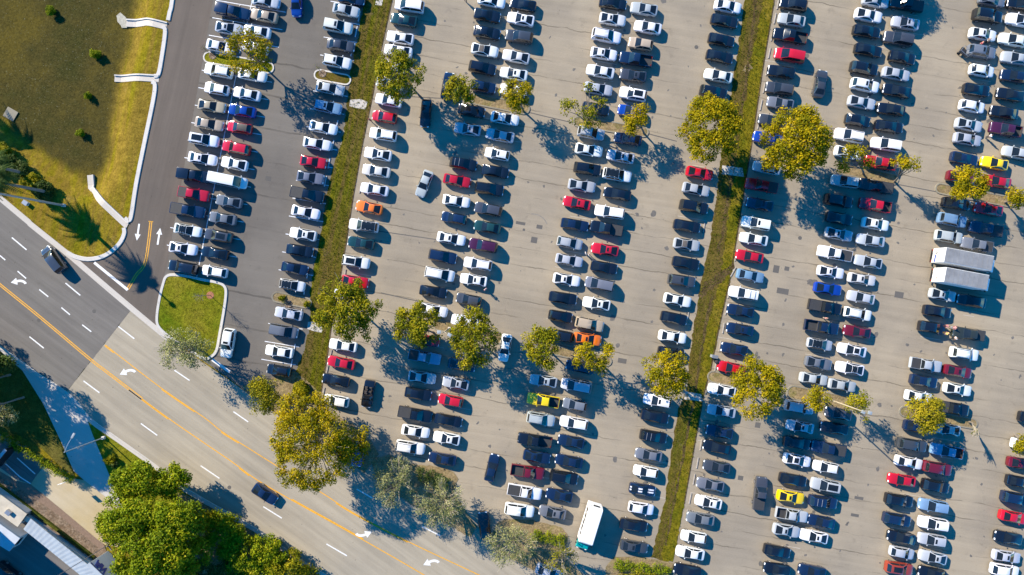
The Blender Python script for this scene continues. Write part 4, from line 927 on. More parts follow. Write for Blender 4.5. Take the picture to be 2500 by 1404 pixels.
tree('shade_tree', (2481, 482), (25, 28), (2453, 494), 6, G, 'small gold tree cut by the right edge', fill=1.00, seed=12, leaf=.3)
tree('shade_tree', (848, 757), (86, 80), (893, 771), 9.5, D, 'broad open olive tree over the left grass strip', fill=0.96, seed=13, limbs=18, clump=(.6, 1.2), twig=30)
tree('shade_tree', (1020, 794), (60, 62), (1058, 812), 8, D, 'olive tree above the pale covered pickup, lower middle rows', fill=1.00, seed=14, limbs=12)
tree('shade_tree', (1155, 826), (62, 74), (1203, 862), 8.5, D, 'olive tree left of the white sedan standing in the aisle', fill=0.96, seed=15, limbs=14, twig=30)
tree('shade_tree', (1322, 847), (54, 57), (1347, 862), 8, D, 'olive tree above the silver sedan right of that aisle sedan', fill=1.00, seed=16, limbs=12)
tree('shade_tree', (1446, 876), (52, 60), (1482, 902), 8, G, 'ragged gold tree over the orange sedan', fill=0.77, seed=17, limbs=14, leaf=.32, twig=25)
tree('shade_tree', (1624, 910), (64, 63), (1650, 935), 9, G, 'round bright gold tree at lower left edge of the right grass strip', fill=1.00, seed=18, leaf=.3)
tree('shade_tree', (1846, 950), (67, 76), (1832, 962), 9.5, G, 'round dense gold tree beside the short bed, lower right', fill=1.10, seed=19, leaf=.3, limbs=14)
tree('shade_tree', (1993, 972), (36, 37), (2012, 978), 7, G, 'thin gold tree at the foot of the tan lamp pole', fill=0.82, seed=20, leaf=.28)
tree('shade_tree', (2100, 990), (34, 44), (2078, 986), 7, D, 'thin olive tree around the heads of the tan lamp pole', fill=0.64, seed=21, leaf=.26)
tree('shade_tree', (2258, 1010), (50, 53), (2264, 1018), 7, 'leaf_bright', 'bright yellow tree near the lower right corner', fill=1.00, seed=22, leaf=.3)
tree('shade_tree', (2380, 1036), (34, 23), (2366, 1030), 5.5, D, 'nearly bare small tree right of the bright yellow tree', fill=0.62, seed=23, leaf=.24, twig=30)
tree('shade_tree', (2492, 1084), (22, 26), (2478, 1062), 6, G, 'small tree over a white car at the right edge', fill=0.82, seed=24, leaf=.28)
tree('shade_tree', (2155, -150), (70, 60), (2150, -85), 9, G, 'tree just beyond the top edge casting shade into the aisle', fill=1.00, seed=25)
# big trees by the road
tree('shade_tree', (765, 1097), (112, 104), (785, 1075), 11, G, 'biggest yellow green tree between lot and road', fill=1.15, seed=26, leaf=.27, limbs=26, clump=(.55, 1.1), twig=110, dens=120)
tree('shade_tree', (747, 1002), (78, 50), (752, 985), 8, G, 'yellow green tree behind the biggest roadside tree', fill=.95, seed=27, leaf=.3, limbs=14)
tree('shade_tree', (858, 1087), (52, 50), (850, 1075), 7, G, 'yellow green tree over the blue hatchback at the roadside', fill=.85, seed=28, leaf=.3)
tree('shade_tree', (640, 966), (48, 48), (655, 968), 5.5, D, 'round dark olive tree beside the road below the black hatchback', fill=1.0, seed=29, leaf=.26)
tree('shade_tree', (457, 850), (72, 55), (496, 858), 7.5, 'leaf_grey', 'grey green tree at the lower tip of the entrance island', fill=.95, seed=30, leaf=.24, dens=80, twig=60)
tree('willowy_tree', (963, 1180), (56, 62), (985, 1168), 7.5, 'leaf_grey', 'pale grey green tree with fine bare twigs beside the lot exit bed', 'tree', 'grey green trees near the lot exit', fill=.95, seed=31, leaf=.2, dens=88, twig=170, droop=.25)
tree('willowy_tree', (1075, 1230), (73, 62), (1086, 1206), 7.5, 'leaf_grey', 'widest grey twiggy tree overhanging the turn lane', 'tree', 'grey green trees near the lot exit', fill=.9, seed=32, leaf=.2, dens=84, twig=230, droop=.25)
tree('willowy_tree', (1248, 1331), (66, 57), (1258, 1308), 7, 'leaf_grey', 'grey green tree right of the black sedan at the exit', 'tree', 'grey green trees near the lot exit', fill=.85, seed=33, leaf=.2, dens=88, twig=120, droop=.2)
tree('willowy_tree', (1362, 1362), (52, 50), (1372, 1345), 6.5, D, 'yellowish twiggy tree at the bottom edge left of the bus', 'tree', 'grey green trees near the lot exit', fill=.7, seed=34, leaf=.22, dens=70, twig=90)
GR = 'leaf_green'; gb = 'green trees on the near roadside'
for i, (c, r_, b_, h_, mm, lb) in enumerate([
    ((340, 1174), (70, 44), (362, 1180), 8, GR, 'fresh green tree at the top of the roadside grove'),
    ((424, 1172), (36, 44), (440, 1180), 6.5, 'leaf_green', 'small green tree leaning over the near kerb'),
    ((318, 1268), (82, 62), (350, 1250), 10, GR, 'green tree at the left of the roadside grove'),
    ((430, 1272), (72, 62), (440, 1255), 9.5, GR, 'green tree at the middle of the roadside grove'),
    ((372, 1352), (98, 78), (392, 1325), 11, GR, 'widest green tree of the roadside grove'),
    ((455, 1362), (58, 58), (470, 1340), 8, GR, 'green tree at the lower right of the roadside grove')]):
    tree('grove_tree', c, r_, b_, h_, mm, lb, 'tree', gb, fill=1.1, seed=40 + i, leaf=.34, clump=(.7, 1.35), limbs=14)
for i, (c, r_, h_, mm, lb) in enumerate([
    ((545, 1298), (52, 55), 4.2, GR, 'tall green bush nearest the grove beside the near kerb'), ((592, 1352), (60, 57), 4.2, GR, 'broad green bush on the soil bank'),
    ((656, 1350), (48, 46), 3.6, GR, 'green bush close to the near kerb, middle of the bank'), ((704, 1384), (55, 43), 3.4, D, 'olive bush near the bottom of the soil bank'),
    ((640, 1400), (60, 36), 3.6, GR, 'green bush at the bottom edge of the bank'), ((535, 1392), (62, 43), 3.8, 'leaf_dark', 'dark bush in the grove shade at the bottom edge'), ((752, 1402), (31, 23), 2.6, D, 'lowest small bush at the end of the bank'), ((510, 1262), (31, 27), 3.0, D, 'small dry bush between grove and near kerb')]):
    tree('roadside_bush', c, r_, (c[0] + 10, c[1] - 8), h_, mm, lb, 'bush', 'bushes along the near kerb', fill=1.1, seed=60 + i, leaf=.3, trunk=.08, zc=h_ * .5, limbs=5, squash=.8)
# left edge
tree('yard_tree', (-128, 862), (75, 66), (-5, 838), 12, 'leaf_dark', 'tall dark tree beyond the left edge shading the driveway', fill=1.1, seed=70, zc=9, limbs=12, group='trees shading the driveway')
tree('yard_tree', (-95, 950), (72, 66), (25, 915), 12, 'leaf_dark', 'second dark tree beyond the left edge shading the driveway', fill=1.1, seed=71, zc=9, limbs=12, group='trees shading the driveway')
tree('yard_tree', (-60, 1010), (58, 52), (58, 970), 11.5, 'leaf_dark', 'third dark tree at the left edge shading the lawn', fill=1.1, seed=72, zc=8.5, limbs=12, group='trees shading the driveway')
for i, (x, y, lb) in enumerate([(-175, 742, 'dark tree far beyond the left edge, uppermost of the yard trees'), (-150, 800, 'dark tree beyond the left edge above the driveway mouth'), (-150, 985, 'dark tree beyond the left edge behind the hedge'), (-170, 900, 'dark tree beyond the left edge, widest of the yard trees')]):
    q = P(x, y); k = H / (H - 9); tree('yard_tree', (1250 + (x - 1250) * k, 702 + (y - 702) * k), (80, 74), (x + 8, y - 6), 12, 'leaf_dark', lb, fill=1.2, seed=170 + i, zc=9, limbs=8, group='trees shading the driveway')
tree('yard_tree', (12, 1012), (34, 30), (28, 1005), 4, 'leaf_grey', 'grey shrubby tree in the shade at the left edge', fill=.9, seed=73, leaf=.22, twig=50, trunk=.08, group='trees shading the driveway')
tree('yard_tree', (8, 890), (34, 26), (18, 886), 3.5, 'leaf_dark', 'dark shrub beside the sidewalk at the left edge', fill=1, seed=74, trunk=.08, group='trees shading the driveway')
def hedge(path, wpx, h, m, label, seed, leaf=.2):
    r = random.Random(seed); b = P(*path[0]); root = empty('hedge', b); cl = []
    for (x0, y0), (x1, y1) in zip(path, path[1:]):
        n = int(math.hypot(x1 - x0, y1 - y0) * wpx / 62) + 2
        for i in range(n):
            t = r.random(); q = P(lerp(x0, x1, t), lerp(y0, y1, t)) - b; s = r.uniform(.38, .6); w_ = max(wpx / S / 2 - s * .7, .05)
            d = Vector((-(y1 - y0), -(x1 - x0), 0)).normalized() * r.uniform(-w_, w_)
            cl.append((q.x + d.x, q.y + d.y, h - s * .6 - r.uniform(0, .25) if r.random() < .7 else r.uniform(.3, h * .8), s, r.uniform(.1, .9)))
    mb = MB()
    for q in cl[::4]: mb.tube([(q[0], q[1], 0), (q[0] + .05, q[1], h * .8)], [.04, .02], 5)
    mb.build('stem', M['trunk'], root); leaves('foliage', cl, 150, leaf, M[m], root, seed, .8); tag(root, label, 'hedge', 'hedges'); return root
hedge([(8, 1058), (60, 1090), (110, 1120), (150, 1145), (188, 1168)], 24, 1.7, GR, 'long green hedge between shaded lawn and tan drive', 81)
hedge([(1292, 1300), (1340, 1310), (1376, 1318)], 34, 1.2, GR, 'green hedge in the bed left of the bus', 82)
hedge([(1500, 1374), (1560, 1378), (1632, 1388)], 30, 1.2, GR, 'green hedge at the foot of the right grass strip', 83)
hedge([(1510, 1402), (1560, 1402), (1625, 1408)], 30, 1.2, D, 'olive hedge row at the bottom edge below the grass strip', 84)
hedge([(1020, 1152), (1055, 1162), (1092, 1180)], 42, 1.6, 'leaf_dark', 'dark green hedge between the two grey twiggy trees', 85)
def shrub(px, py, rp, h, m, label, seed, group=None, name='shrub', leaf=.16, dn=420):
    r = random.Random(seed); b = P(px, py); b.z = min(0, pond(px, py)); root = empty(name, b); R_ = rp / S; cl = []
    for i in range(int(10 + R_ * R_ * 14)):
        d = Vector((r.gauss(0, 1), r.gauss(0, 1), r.gauss(0, 1))).normalized(); rr = r.uniform(.4, .8)
        cl.append((d.x * R_ * rr, d.y * R_ * rr, h * .5 + d.z * h * .5 * rr, R_ * .34 + .08, r.uniform(.1, .9)))
    mb = MB(); mb.tube([(0, 0, 0), (.03, 0, h * .5)], [.06, .03], 6); mb.build('stem', M['trunk'], root)
    leaves('foliage', cl, dn, leaf, M[m], root, seed, .4); tag(root, label, 'shrub', group); return root
for i, (x, y, r_, lb) in enumerate([(114, 21, 13, 'clipped round shrub highest on the pond lawn'), (224, 128, 14, 'largest clipped round shrub on the pond lawn, left of the middle flume'), (206, 229, 10, 'smallest clipped round shrub on the pond lawn'), (187, 322, 11, 'clipped round shrub lowest on the pond lawn')]):
    shrub(x, y, r_, 1.25, 'leaf_green', lb, 90 + i, 'round shrubs on the pond lawn', 'round_shrub', .13, 1300)
for i, (x, y, r_, mm, lb) in enumerate([(12, 372, 22, D, 'olive shrub at the left edge above the palm trunks'), (28, 398, 22, 'leaf_dark', 'dark shrub second from the left edge beside the palms'), (55, 418, 24, 'leaf_dark', 'dark leafy shrub in the middle of the palm bed'), (84, 448, 24, D, 'yellow tipped shrub in the palm bed'), (112, 470, 26, 'leaf_dark', 'dark shrub at the right end of the palm bed'), (8, 415, 14, D, 'small bright shrub at the left edge by the palm bed')]):
    shrub(x, y, r_, 1.6, mm, lb, 110 + i, 'shrubs in the palm bed', leaf=.26)
for i, (x, y, r_, lb) in enumerate([(275, 1120, 14, 'rounded yellow green bush on the verge by the streetlight'), (285, 1132, 10, 'small dark bush on the verge by the streetlight'), (740, 948, 22, 'yellow green bush at the foot of the left grass strip'), (692, 728, 9, 'small green bush in the scrubby bed'), (752, 742, 9, 'dark bush at the right end of the scrubby bed')]):
    shrub(x, y, r_, 1.3, D if i != 1 else 'leaf_dark', lb, 130 + i, None, leaf=.22)
# palms: trunks lean out of frame, crowns beyond the left edge, shadows on the lawn
def palm(base, h, label, seed):
    r = random.Random(seed); q = P(*base); q.z = min(0, pond(*base)); root = empty('palm_tree', q); mb = MB(); n = 8
    mb.tube([(.1 * math.sin(i * .8), .05 * i / n, h * i / n) for i in range(n + 1)], [.27 - .09 * i / n for i in range(n + 1)], 9); mb.build('trunk', M['palmtrunk'], root, 60)
    V = []; F = []
    for k in range(30):
        a = k * 2.4 + r.uniform(-.2, .2); el_ = r.uniform(-.6, .9); L = r.uniform(2.8, 3.9); spine = []
        for i in range(9):
            t = i / 8; rr = L * t * math.cos(el_ * (1 - t * .4)); z = h + L * (math.sin(el_) * t - .75 * t * t); spine.append(Vector((math.cos(a) * rr, math.sin(a) * rr, z)))
        for i in range(1, 9):
            d = (spine[i] - spine[i - 1]).normalized(); s = d.cross(Vector((0, 0, 1))).normalized()
            for sg in (-1, 1):
                for q in (0, .33, .66):
                    p = spine[i - 1].lerp(spine[i], q); w_ = .95 * math.sin(math.pi * min(.95, (i - 1 + q) / 8 + .12)); tip = p + s * sg * w_ + d * .35 - Vector((0, 0, .25 * w_))
                    n0 = len(V); V += [p, p + d * .2, tip]; F.append([n0, n0 + 1, n0 + 2])
    f = mesh_obj('fronds', V, F, M['leaf_dark'], root); at = f.data.attributes.new('tone', 'FLOAT', 'FACE'); at.data.foreach_set('value', [r.random() for _ in F])
    tag(root, label, 'palm', 'palms by the pond lawn'); return root
palm((119, 470), 11.5, 'tallest palm, its dark trunk leaning out at the left edge', 1)
palm((62, 424), 7.4, 'shorter palm rising from the shrub bed at the left edge', 2)
palm((-92, 232), 6.2, 'palm beyond the left edge shading the pond lawn', 3)
# saplings
for i, (x, y, h_, lb) in enumerate([(514, 721, 5, 'thin bare sapling with a red mulch ring on the entrance island'), (520, 136, 3.5, 'thin sapling at the left end of the bed in the dark lot'), (788, 180, 3.5, 'thin sapling in the bed at the right of the dark lot'), (705, 742, 3, 'thin sapling in the scrubby bed')]):
    r = random.Random(200 + i); root = empty('sapling', P(x, y)); mb = MB(); mb.tube([(0, 0, 0), (.05, .02, h_)], [.05, .02], 6)
    for k in range(26):
        z = h_ * r.uniform(.45, .95); a = r.uniform(0, 6.28); L = (h_ - z) * .35 + .3; mb.tube([(0, 0, z), (math.cos(a) * L, math.sin(a) * L, z + L * .9)], [.02, .008], 4)
    mb.build('trunk', M['trunk'], root)
    mb = MB(); mb.tube([(0, 0, .03), (0, 0, .13)], [.75, .6], 12); mb.build('mulch_ring', plain('mulch_red', (0.30, 0.12, 0.06), .9, var=.3) if i == 0 else M['bark'], root)
    leaves('crown', [(r.uniform(-.3, .3), r.uniform(-.3, .3), h_ * r.uniform(.6, 1), .3, .5) for _ in range(6)], 60, .14, M[D], root, 300 + i)
    tag(root, lb, 'sapling', 'saplings')
# grass tufts along the strips and lawn: nobody could count them
gr = np.random.default_rng(3)
def tufts(name, poly, n, m, label, size=(.10, .26)):
    xs = [p[0] for p in poly]; ys = [p[1] for p in poly]; V = []; F = []
    x0, x1, y0, y1 = max(min(xs), -60), min(max(xs), 2560), max(min(ys), -60), min(max(ys), 1450); c = 0
    while c < n:
        x, y = gr.uniform(x0, x1), gr.uniform(y0, y1)
        if not inside((x, y), poly): continue
        b = P(x, y) + Vector((0, 0, .02)); c += 1; s = gr.uniform(*size)
        for k in range(3):
            a = gr.uniform(0, 6.28); d = Vector((math.cos(a), math.sin(a), 0)); q = Vector((-d.y, d.x, 0)) * s * .22; n0 = len(V)
            V += [b + q, b - q, b + d * s * .8 + Vector((0, 0, s * gr.uniform(.5, 1)))]; F.append([n0, n0 + 1, n0 + 2])
    o = mesh_obj(name, V, F, M[m]); at = o.data.attributes.new('tone', 'FLOAT', 'FACE'); at.data.foreach_set('value', gr.uniform(0, 1, len(F)))
    tag(o, label, 'grass', kind='stuff')
tufts('grass', s1l + s1r, 4200, 'leaf_tuft', 'loose grass tufts on the left grass strip')
tufts('grass', s2l + s2r, 5000, 'leaf_tuft', 'loose grass tufts on the right grass strip')
tufts('grass', isl, 1500, 'leaf_tuft', 'grass tufts on the entrance island')
# ------------------------------------------------------------------ larger vehicles, furniture, building, people
def placed(name, px, py, z, ang, label, cat, group=None):
    p = P(px, py, z); o = empty(name, (p.x, p.y, 0), R(ang)); tag(o, label, cat, group); return o
def wheels(root, spots, r=.48, w=.3, label='wheel'):
    for x, y in spots:
        mb = MB(); mb.tube([(0, -w / 2, 0), (0, w / 2, 0)], [r, r], 18); o = mb.build('wheel', M['tyre'], root, 40); o.location = (x, y, r)
        mb = MB(); mb.tube([(0, -w / 2 - .01, 0), (0, w / 2 + .01, 0)], [r * .55, r * .55], 12); mb.build('rim', M['rim'], o, 40)
def prism(mb, prof, y0, y1, m=0):
    n = len(prof); V = [(x, y0, z) for x, z in prof] + [(x, y1, z) for x, z in prof]
    mb.add(V, [[i, (i + 1) % n, (i + 1) % n + n, i + n] for i in range(n)] + [list(range(n))[::-1], [i + n for i in range(n)]], m)
def bevel_obj(o, w=.05):
    bm = bmesh.new(); bm.from_mesh(o.data); bmesh.ops.remove_doubles(bm, verts=bm.verts, dist=1e-4); bmesh.ops.recalc_face_normals(bm, faces=bm.faces[:])
    bmesh.ops.bevel(bm, geom=[e for e in bm.edges if e.is_manifold and e.calc_face_angle(0) > .5], offset=w, segments=2, affect='EDGES', profile=.6); bm.to_mesh(o.data); bm.free()
# minibus: front towards the bottom of the picture
bus = placed('minibus', 1441, 1292, 3.0, -107, 'white minibus with teal front parked beside the hedge bed', 'bus')
mb = MB(); prism(mb, [(-3.75, .55), (-3.75, 1.9), (-3.55, 2.85), (-3.2, 3.02), (2.35, 3.02), (2.6, 2.85), (2.6, .55)], -1.17, 1.17); b = mb.build('body', M['bus_white'], bus); bevel_obj(b, .12)
mb = MB(); prism(mb, [(2.605, .5), (2.605, 2.25), (2.75, 2.2), (3.25, 1.35), (4.05, 1.15), (4.2, .9), (4.2, .5)], -1.0, 1.0); b = mb.build('cab', M['bus_teal'], bus); bevel_obj(b, .08)
mb = MB(); V = []
for sg in (-1, 1):
    for k in range(5):
        mb = MB(); x = -3.05 + k * .98; mb.box((x + .42, sg * 1.175, 2.1), (.84, .03, .9), 0, 0, .005); mb.build('window', M['glass'], bus)
mb = MB(); mb.box((2.98, 0, 1.80), (.05, 1.7, .85), 0, 0, .01, Matrix.Rotation(R(-31), 4, 'Y')); mb.build('windshield', M['glass'], bus)
mb = MB(); mb.box((-3.70, .1, 2.35), (.05, 1.1, .42), 0, 0, .01, Matrix.Rotation(R(12), 4, 'Y')); mb.build('rear_window', M['glass'], bus)
mb = MB(); mb.tube([(-3.62, -.75 + .22 * math.sin(t), 2.42 + .22 * math.cos(t)) for t in [R(-60 + 24 * k) for k in range(9)]], [.035] * 9, 5); mb.build('emblem', M['ink'], bus)
mb = MB(); mb.box((2.0, 1.185, 1.55), (.9, .03, 1.9), 0, 0, .01); mb.build('door', M['glass'], bus)
mb = MB(); mb.box((1.5, -1.2, 1.35), (1.1, .08, 1.0), 0, 0, .03); mb.build('side_panel', M['bus_white'], bus)
for sg in (-1, 1):
    mb = MB(); mb.tube([(2.9, sg * 1.0, 1.9), (3.15, sg * 1.3, 2.0)], [.03, .03], 6); mb.box((3.18, sg * 1.36, 1.85), (.1, .22, .4), 0, 0, .03); mb.build('side_mirror', M['trim'], bus)
    mb = MB(); mb.box((4.18, sg * .72, .98), (.1, .3, .2), 0, 0, .03); mb.build('headlight', M['lamp'], bus)
mb = MB(); mb.box((4.25, 0, .6), (.14, 2.0, .22), 0, 0, .04); mb.build('bumper', M['trim'], bus)
wheels(bus, [(2.9, .95), (2.9, -.95), (-1.9, .98), (-1.9, -.98)], .4)
# box trucks
def box_truck(px, py, L, label, blue):
    t = placed('box_truck', px, py, 3.9, -10.6, label, 'truck', 'white box trucks')
    mb = MB(); mb.box((0, 0, 2.45), (L, 2.42, 2.88), 0, 0, .04); mb.build('cargo_box', M['boxwhite'], t)
    mb = MB(); mb.box((0, 0, 3.905), (L - .1, 2.3, .03))
    for k in range(int(L / .8)): mb.box((-L / 2 + .6 + k * .8, 0, 3.93), (.05, 2.25, .02))
    mb.build('roof', M['boxroof'], t)
    mb = MB(); prism(mb, [(L / 2 + .12, .55), (L / 2 + .12, 2.45), (L / 2 + .9, 2.5), (L / 2 + 1.45, 1.75), (L / 2 + 2.1, 1.5), (L / 2 + 2.2, .55)], -1.05, 1.05); c = mb.build('cab', M['bus_white'], t); bevel_obj(c, .09)
    mb = MB(); mb.box((L / 2 + 1.2, 0, 2.14), (.04, 1.75, .72), 0, 0, .01, Matrix.Rotation(R(-36), 4, 'Y')); mb.build('windshield', M['glass'], t)
    for sg in (-1, 1):
        mb = MB(); mb.box((L / 2 + .7, sg * 1.06, 2.0), (.8, .03, .55)); mb.build('side_window', M['glass'], t)
        mb = MB(); mb.box((L / 2 + 1.3, sg * 1.25, 1.9), (.1, .2, .4), 0, 0, .03); mb.build('side_mirror', M['trim'], t)
    mb = MB(); mb.box((0, 0, .8), (L - .2, 1.0, .28)); mb.box((-L / 2 + .1, 0, .55), (.14, 2.2, .14)); mb.build('chassis', M['trim'], t)
    if blue: mb = MB(); mb.box((1.2, -1.222, 1.12), (4.2, .012, .12)); mb.build('side_stripe', M['rust'], t)
    # marks on the rear doors
    x = -L / 2 - .012; d = MB(); rr = random.Random(4 if blue else 9)
    d.box((x, 0, 2.4), (.02, .03, 2.5)); d.box((x, -1.1, 2.4), (.02, .04, 2.5)); d.box((x, 1.1, 2.4), (.02, .04, 2.5)); d.build('door_seam', M['bar'], t)
    mk_ = MB()
    if blue:
        for k in range(22): mk_.box((x, .55 + rr.uniform(-.32, .38), 1.95 + rr.uniform(-.42, .42)), (.012, rr.uniform(.05, .22), rr.uniform(.04, .12)))
        for k in range(12): mk_.box((x, rr.uniform(-.7, .9), 2.95 + .12 * (k % 2)), (.012, rr.uniform(.05, .2), .05))
        s = MB(); s.box((x, -.5, 1.75), (.02, 1.15, .3)); s.build('blue_sign', M['blue'], t)
    else:
        for k in range(20): mk_.box((x, rr.uniform(-.6, .3), 2.25 + rr.uniform(-.3, .3)), (.012, rr.uniform(.04, .2), rr.uniform(.04, .1)))
        for k in range(12): mk_.box((x, rr.uniform(-.8, .8), 2.85 + .13 * (k % 3)), (.012, rr.uniform(.05, .22), .04))
    mk_.build('door_lettering', M['ink'] if blue else M['rust'], t)
    for sg in (-1, 1): mb = MB(); mb.box((-L / 2 - .02, sg * .95, .85), (.06, .18, .16)); mb.build('tail_light', M['tail'], t)
    wheels(t, [(L / 2 + 1.2, .92), (L / 2 + 1.2, -.92), (-L / 2 + 1.8, .9), (-L / 2 + 1.8, -.9)])
box_truck(2366, 632.5, 7.9, 'longer white box truck with blue rear sign, upper of two', True)
box_truck(2360, 680, 7.1, 'shorter white box truck with faint rear lettering, lower of two', False)
# lamp posts
def lamp_post(base, h, m, label, heads, r=.11, armm=None):
    o = empty('lamp_post', P(*base)); mb = MB(); mb.tube([(0, 0, 0), (0, 0, h)], [r, r * .7], 10); mb.build('pole', M[m], o, 60)
    mb = MB(); mb.box((0, 0, .25), (.5, .5, .5), 0, 0, .05); mb.build('footing', M['kerb'], o)
    for (dx, dy, kind) in heads:
        if kind == 'globe':
            mb = MB(); mb.tube([(0, 0, h - .1), (0, 0, h + .15), (0, 0, h + .5), (0, 0, h + .7)], [.16, .42, .38, .1], 12); mb.build('lamp_head', M['lampgreen'], o, 60)
        else:
            mb = MB(); mb.tube([(0, 0, h - .1), (dx * .5, dy * .5, h + .18), (dx, dy, h + .12)], [.06, .05, .045], 6); mb.build('arm', M[m], o, 60)
            mb = MB(); a = math.atan2(dy, dx); mb.box((dx + math.cos(a) * .3, dy + math.sin(a) * .3, h + .1), (.85 if kind == 'cobra' else .62, .34 if kind == 'cobra' else .5, .16), a, 0, .05); mb.build('lamp_head', M['steel'], o, 40)
    tag(o, label, 'lamp post', 'lamp posts'); return o
lamp_post((158, 502), 13.2, 'steel', 'tall steel lamp post with green globe leaning out at the left edge', [(0, 0, 'globe')], .2)
lamp_post((255, 1068), 9, 'steel', 'street lamp with a single arm over the shaded driveway', [(1.3, 2.3, 'cobra')], .1)
lamp_post((2009, 970), 10.0, 'tanpole', 'tan lamp pole with twin heads, lower right rows', [(.55, -.25, 'box'), (1.55, -.42, 'box')], .14)
lamp_post((1098, 802), 8.0, 'tanpole', 'lamp pole with twin heads between two olive trees, lower middle rows', [(-.5, 0, 'box'), (.55, -.3, 'box')], .14)
# signs, boxes, small furniture
sg_ = empty('road_sign', P(181, 1167)); mb = MB(); mb.tube([(0, 0, 0), (0, 0, 3.3)], [.04, .04], 6); mb.build('post', M['steel'], sg_); mb = MB(); mb.box((0, 0, 2.85), (.75, .05, .85), R(13)); mb.build('panel', M['boxwhite'], sg_); tag(sg_, 'thin post sign at the end of the hedge casting a square shadow', 'sign')
py_ = empty('pylon_sign', P(30, 1110), 0)
ang = math.atan2(-(1131 - 1088), 14 - 50)
for d in (-1.7, 1.7):
    mb = MB(); mb.tube([(math.cos(ang) * d, math.sin(ang) * d, 0), (math.cos(ang) * d, math.sin(ang) * d, .7)], [.12, .12], 8); mb.build('post', M['tanpole'], py_)
mb = MB(); mb.box((0, 0, 1.75), (4.2, .4, 2.2), ang, 0, .03); mb.build('panel', M['black'], py_)
mb = MB(); mb.box((0, 0, 2.9), (4.3, .5, .1), ang, 0, .02); mb.build('cap', M['bar'], py_)
tag(py_, 'black two post pylon sign at the left edge above the dark paving', 'sign')
def ubox(name, px, py, size, label, m, cat, rz=0, lid='bar'):
    q = P(px, py); q.z = min(0, pond(px, py)); o = empty(name, q, R(rz)); mb = MB(); mb.box((0, 0, size[2] / 2), size, 0, 0, .03); mb.build('cabinet', m, o)
    mb = MB(); mb.box((0, 0, size[2] + .03), (size[0] + .1, size[1] + .1, .06), 0, 0, .01); mb.build('lid', M[lid], o); mb = MB(); mb.box((size[0] / 2 + .01, 0, size[2] * .6), (.02, size[1] * .7, .08)); mb.build('vent', M['trim'], o)
    tag(o, label, cat); return o
ubox('utility_box', 66, 496, (.8, .6, .5), 'small white utility box in the grass by the far road edge', M['boxwhite'], 'utility box', -35)
ubox('drain_box', 10, 273, (1.9, 1.7, .12), 'concrete drain box in the pond lawn at the left edge', M['oldkerb'], 'drain', -30, 'oldkerb')
ubox('pay_station', 1740, 869, (.9, .45, 1.2), 'grey pay station at the right edge of the right grass strip', M['steel'], 'pay station', -10)
tr = empty('litter_bin', P(1746, 881)); mb = MB(); mb.tube([(0, 0, 0), (0, 0, .9)], [.28, .33], 14); mb.build('bin', M['trim'], tr, 50); mb = MB(); mb.tube([(0, 0, .9), (0, 0, 1.0)], [.35, .2], 14); mb.build('lid', M['ink'], tr, 50); tag(tr, 'black round litter bin beside the grey pay station', 'litter bin')
# wheel stops
def stops(lst, m, lab, grp):
    for i, (t, x, y, ang_) in enumerate(lst):
        px, py = zt(t[0], t[1], x, y); mb = MB(); prism(mb, [(-.09, 0), (-.07, .12), (.07, .12), (.09, 0)], -.9, .9); o = mb.build('wheel_stop', M[m]); o.location = P(px, py); o.rotation_euler = (0, 0, R(ang_))
        tag(o, lab % ORD[i], 'wheel stop', grp)
t0, t1, t2, t3 = (1700, 0), (1700, 350), (1700, 700), (1600, 1054)
stops([(t0, 798, 40, -10), (t0, 770, 182, -12), (t0, 742, 350, -12), (t0, 715, 520, -12), (t0, 692, 690, -12), (t0, 664, 860, -12), (t0, 634, 1030, -12), (t0, 610, 1212, -12), (t1, 500, 400, -10), (t1, 478, 560, -12), (t1, 385, 1100, -8), (t1, 360, 1260, -30), (t2, 318, 60, -10), (t2, 292, 222, -10), (t2, 265, 405, -10), (t2, 232, 582, -10), (t2, 187, 782, -8), (t3, 446, 130, -10), (t3, 412, 305, -10), (t3, 378, 465, -10), (t3, 341, 652, -12), (t3, 306, 812, -12)], 'stop', 'weathered wheel stop, %s from top along right edge of the right grass strip', 'wheel stops right of the right grass strip')
a0, a1, a2 = (400, 0), (400, 350), (350, 650)
stops([(a0, 1915, 160, -12), (a0, 1885, 312, -12), (a0, 1842, 500, -12), (a0, 1760, 900, -12), (a0, 1695, 1230, -12), (a1, 1655, 20, -12), (a1, 1618, 195, -12), (a1, 1583, 372, -12), (a1, 1548, 545, -12), (a1, 1512, 715, -12), (a1, 1412, 1270, -12), (a2, 1582, 225, -10), (a2, 1545, 470, -10), (a2, 1480, 812, -10), (a2, 1452, 960, -10)], 'stop_pale', 'pale wheel stop, %s from top along left edge of the left grass strip', 'wheel stops left of the left grass strip')
c0, c1 = (850, 350), (750, 650)
stops([((850, 0), 395, 415, -10), (c0, 120, 435, -10), (c0, 92, 610, -10), (c1, 370, 82, -8), (c1, 230, 870, -12), (c1, 196, 1022, -12), (c1, 160, 1238, -12)], 'stop', 'dark wheel stop, %s from top along right edge of the left grass strip', 'wheel stops right of the left grass strip')
stops([((1300, 350), 1680, 820, -8), ((1250, 700), 1722, 300, -8)], 'stop', 'dark wheel stop, %s from top along left edge of the right grass strip', 'wheel stops left of the right grass strip')
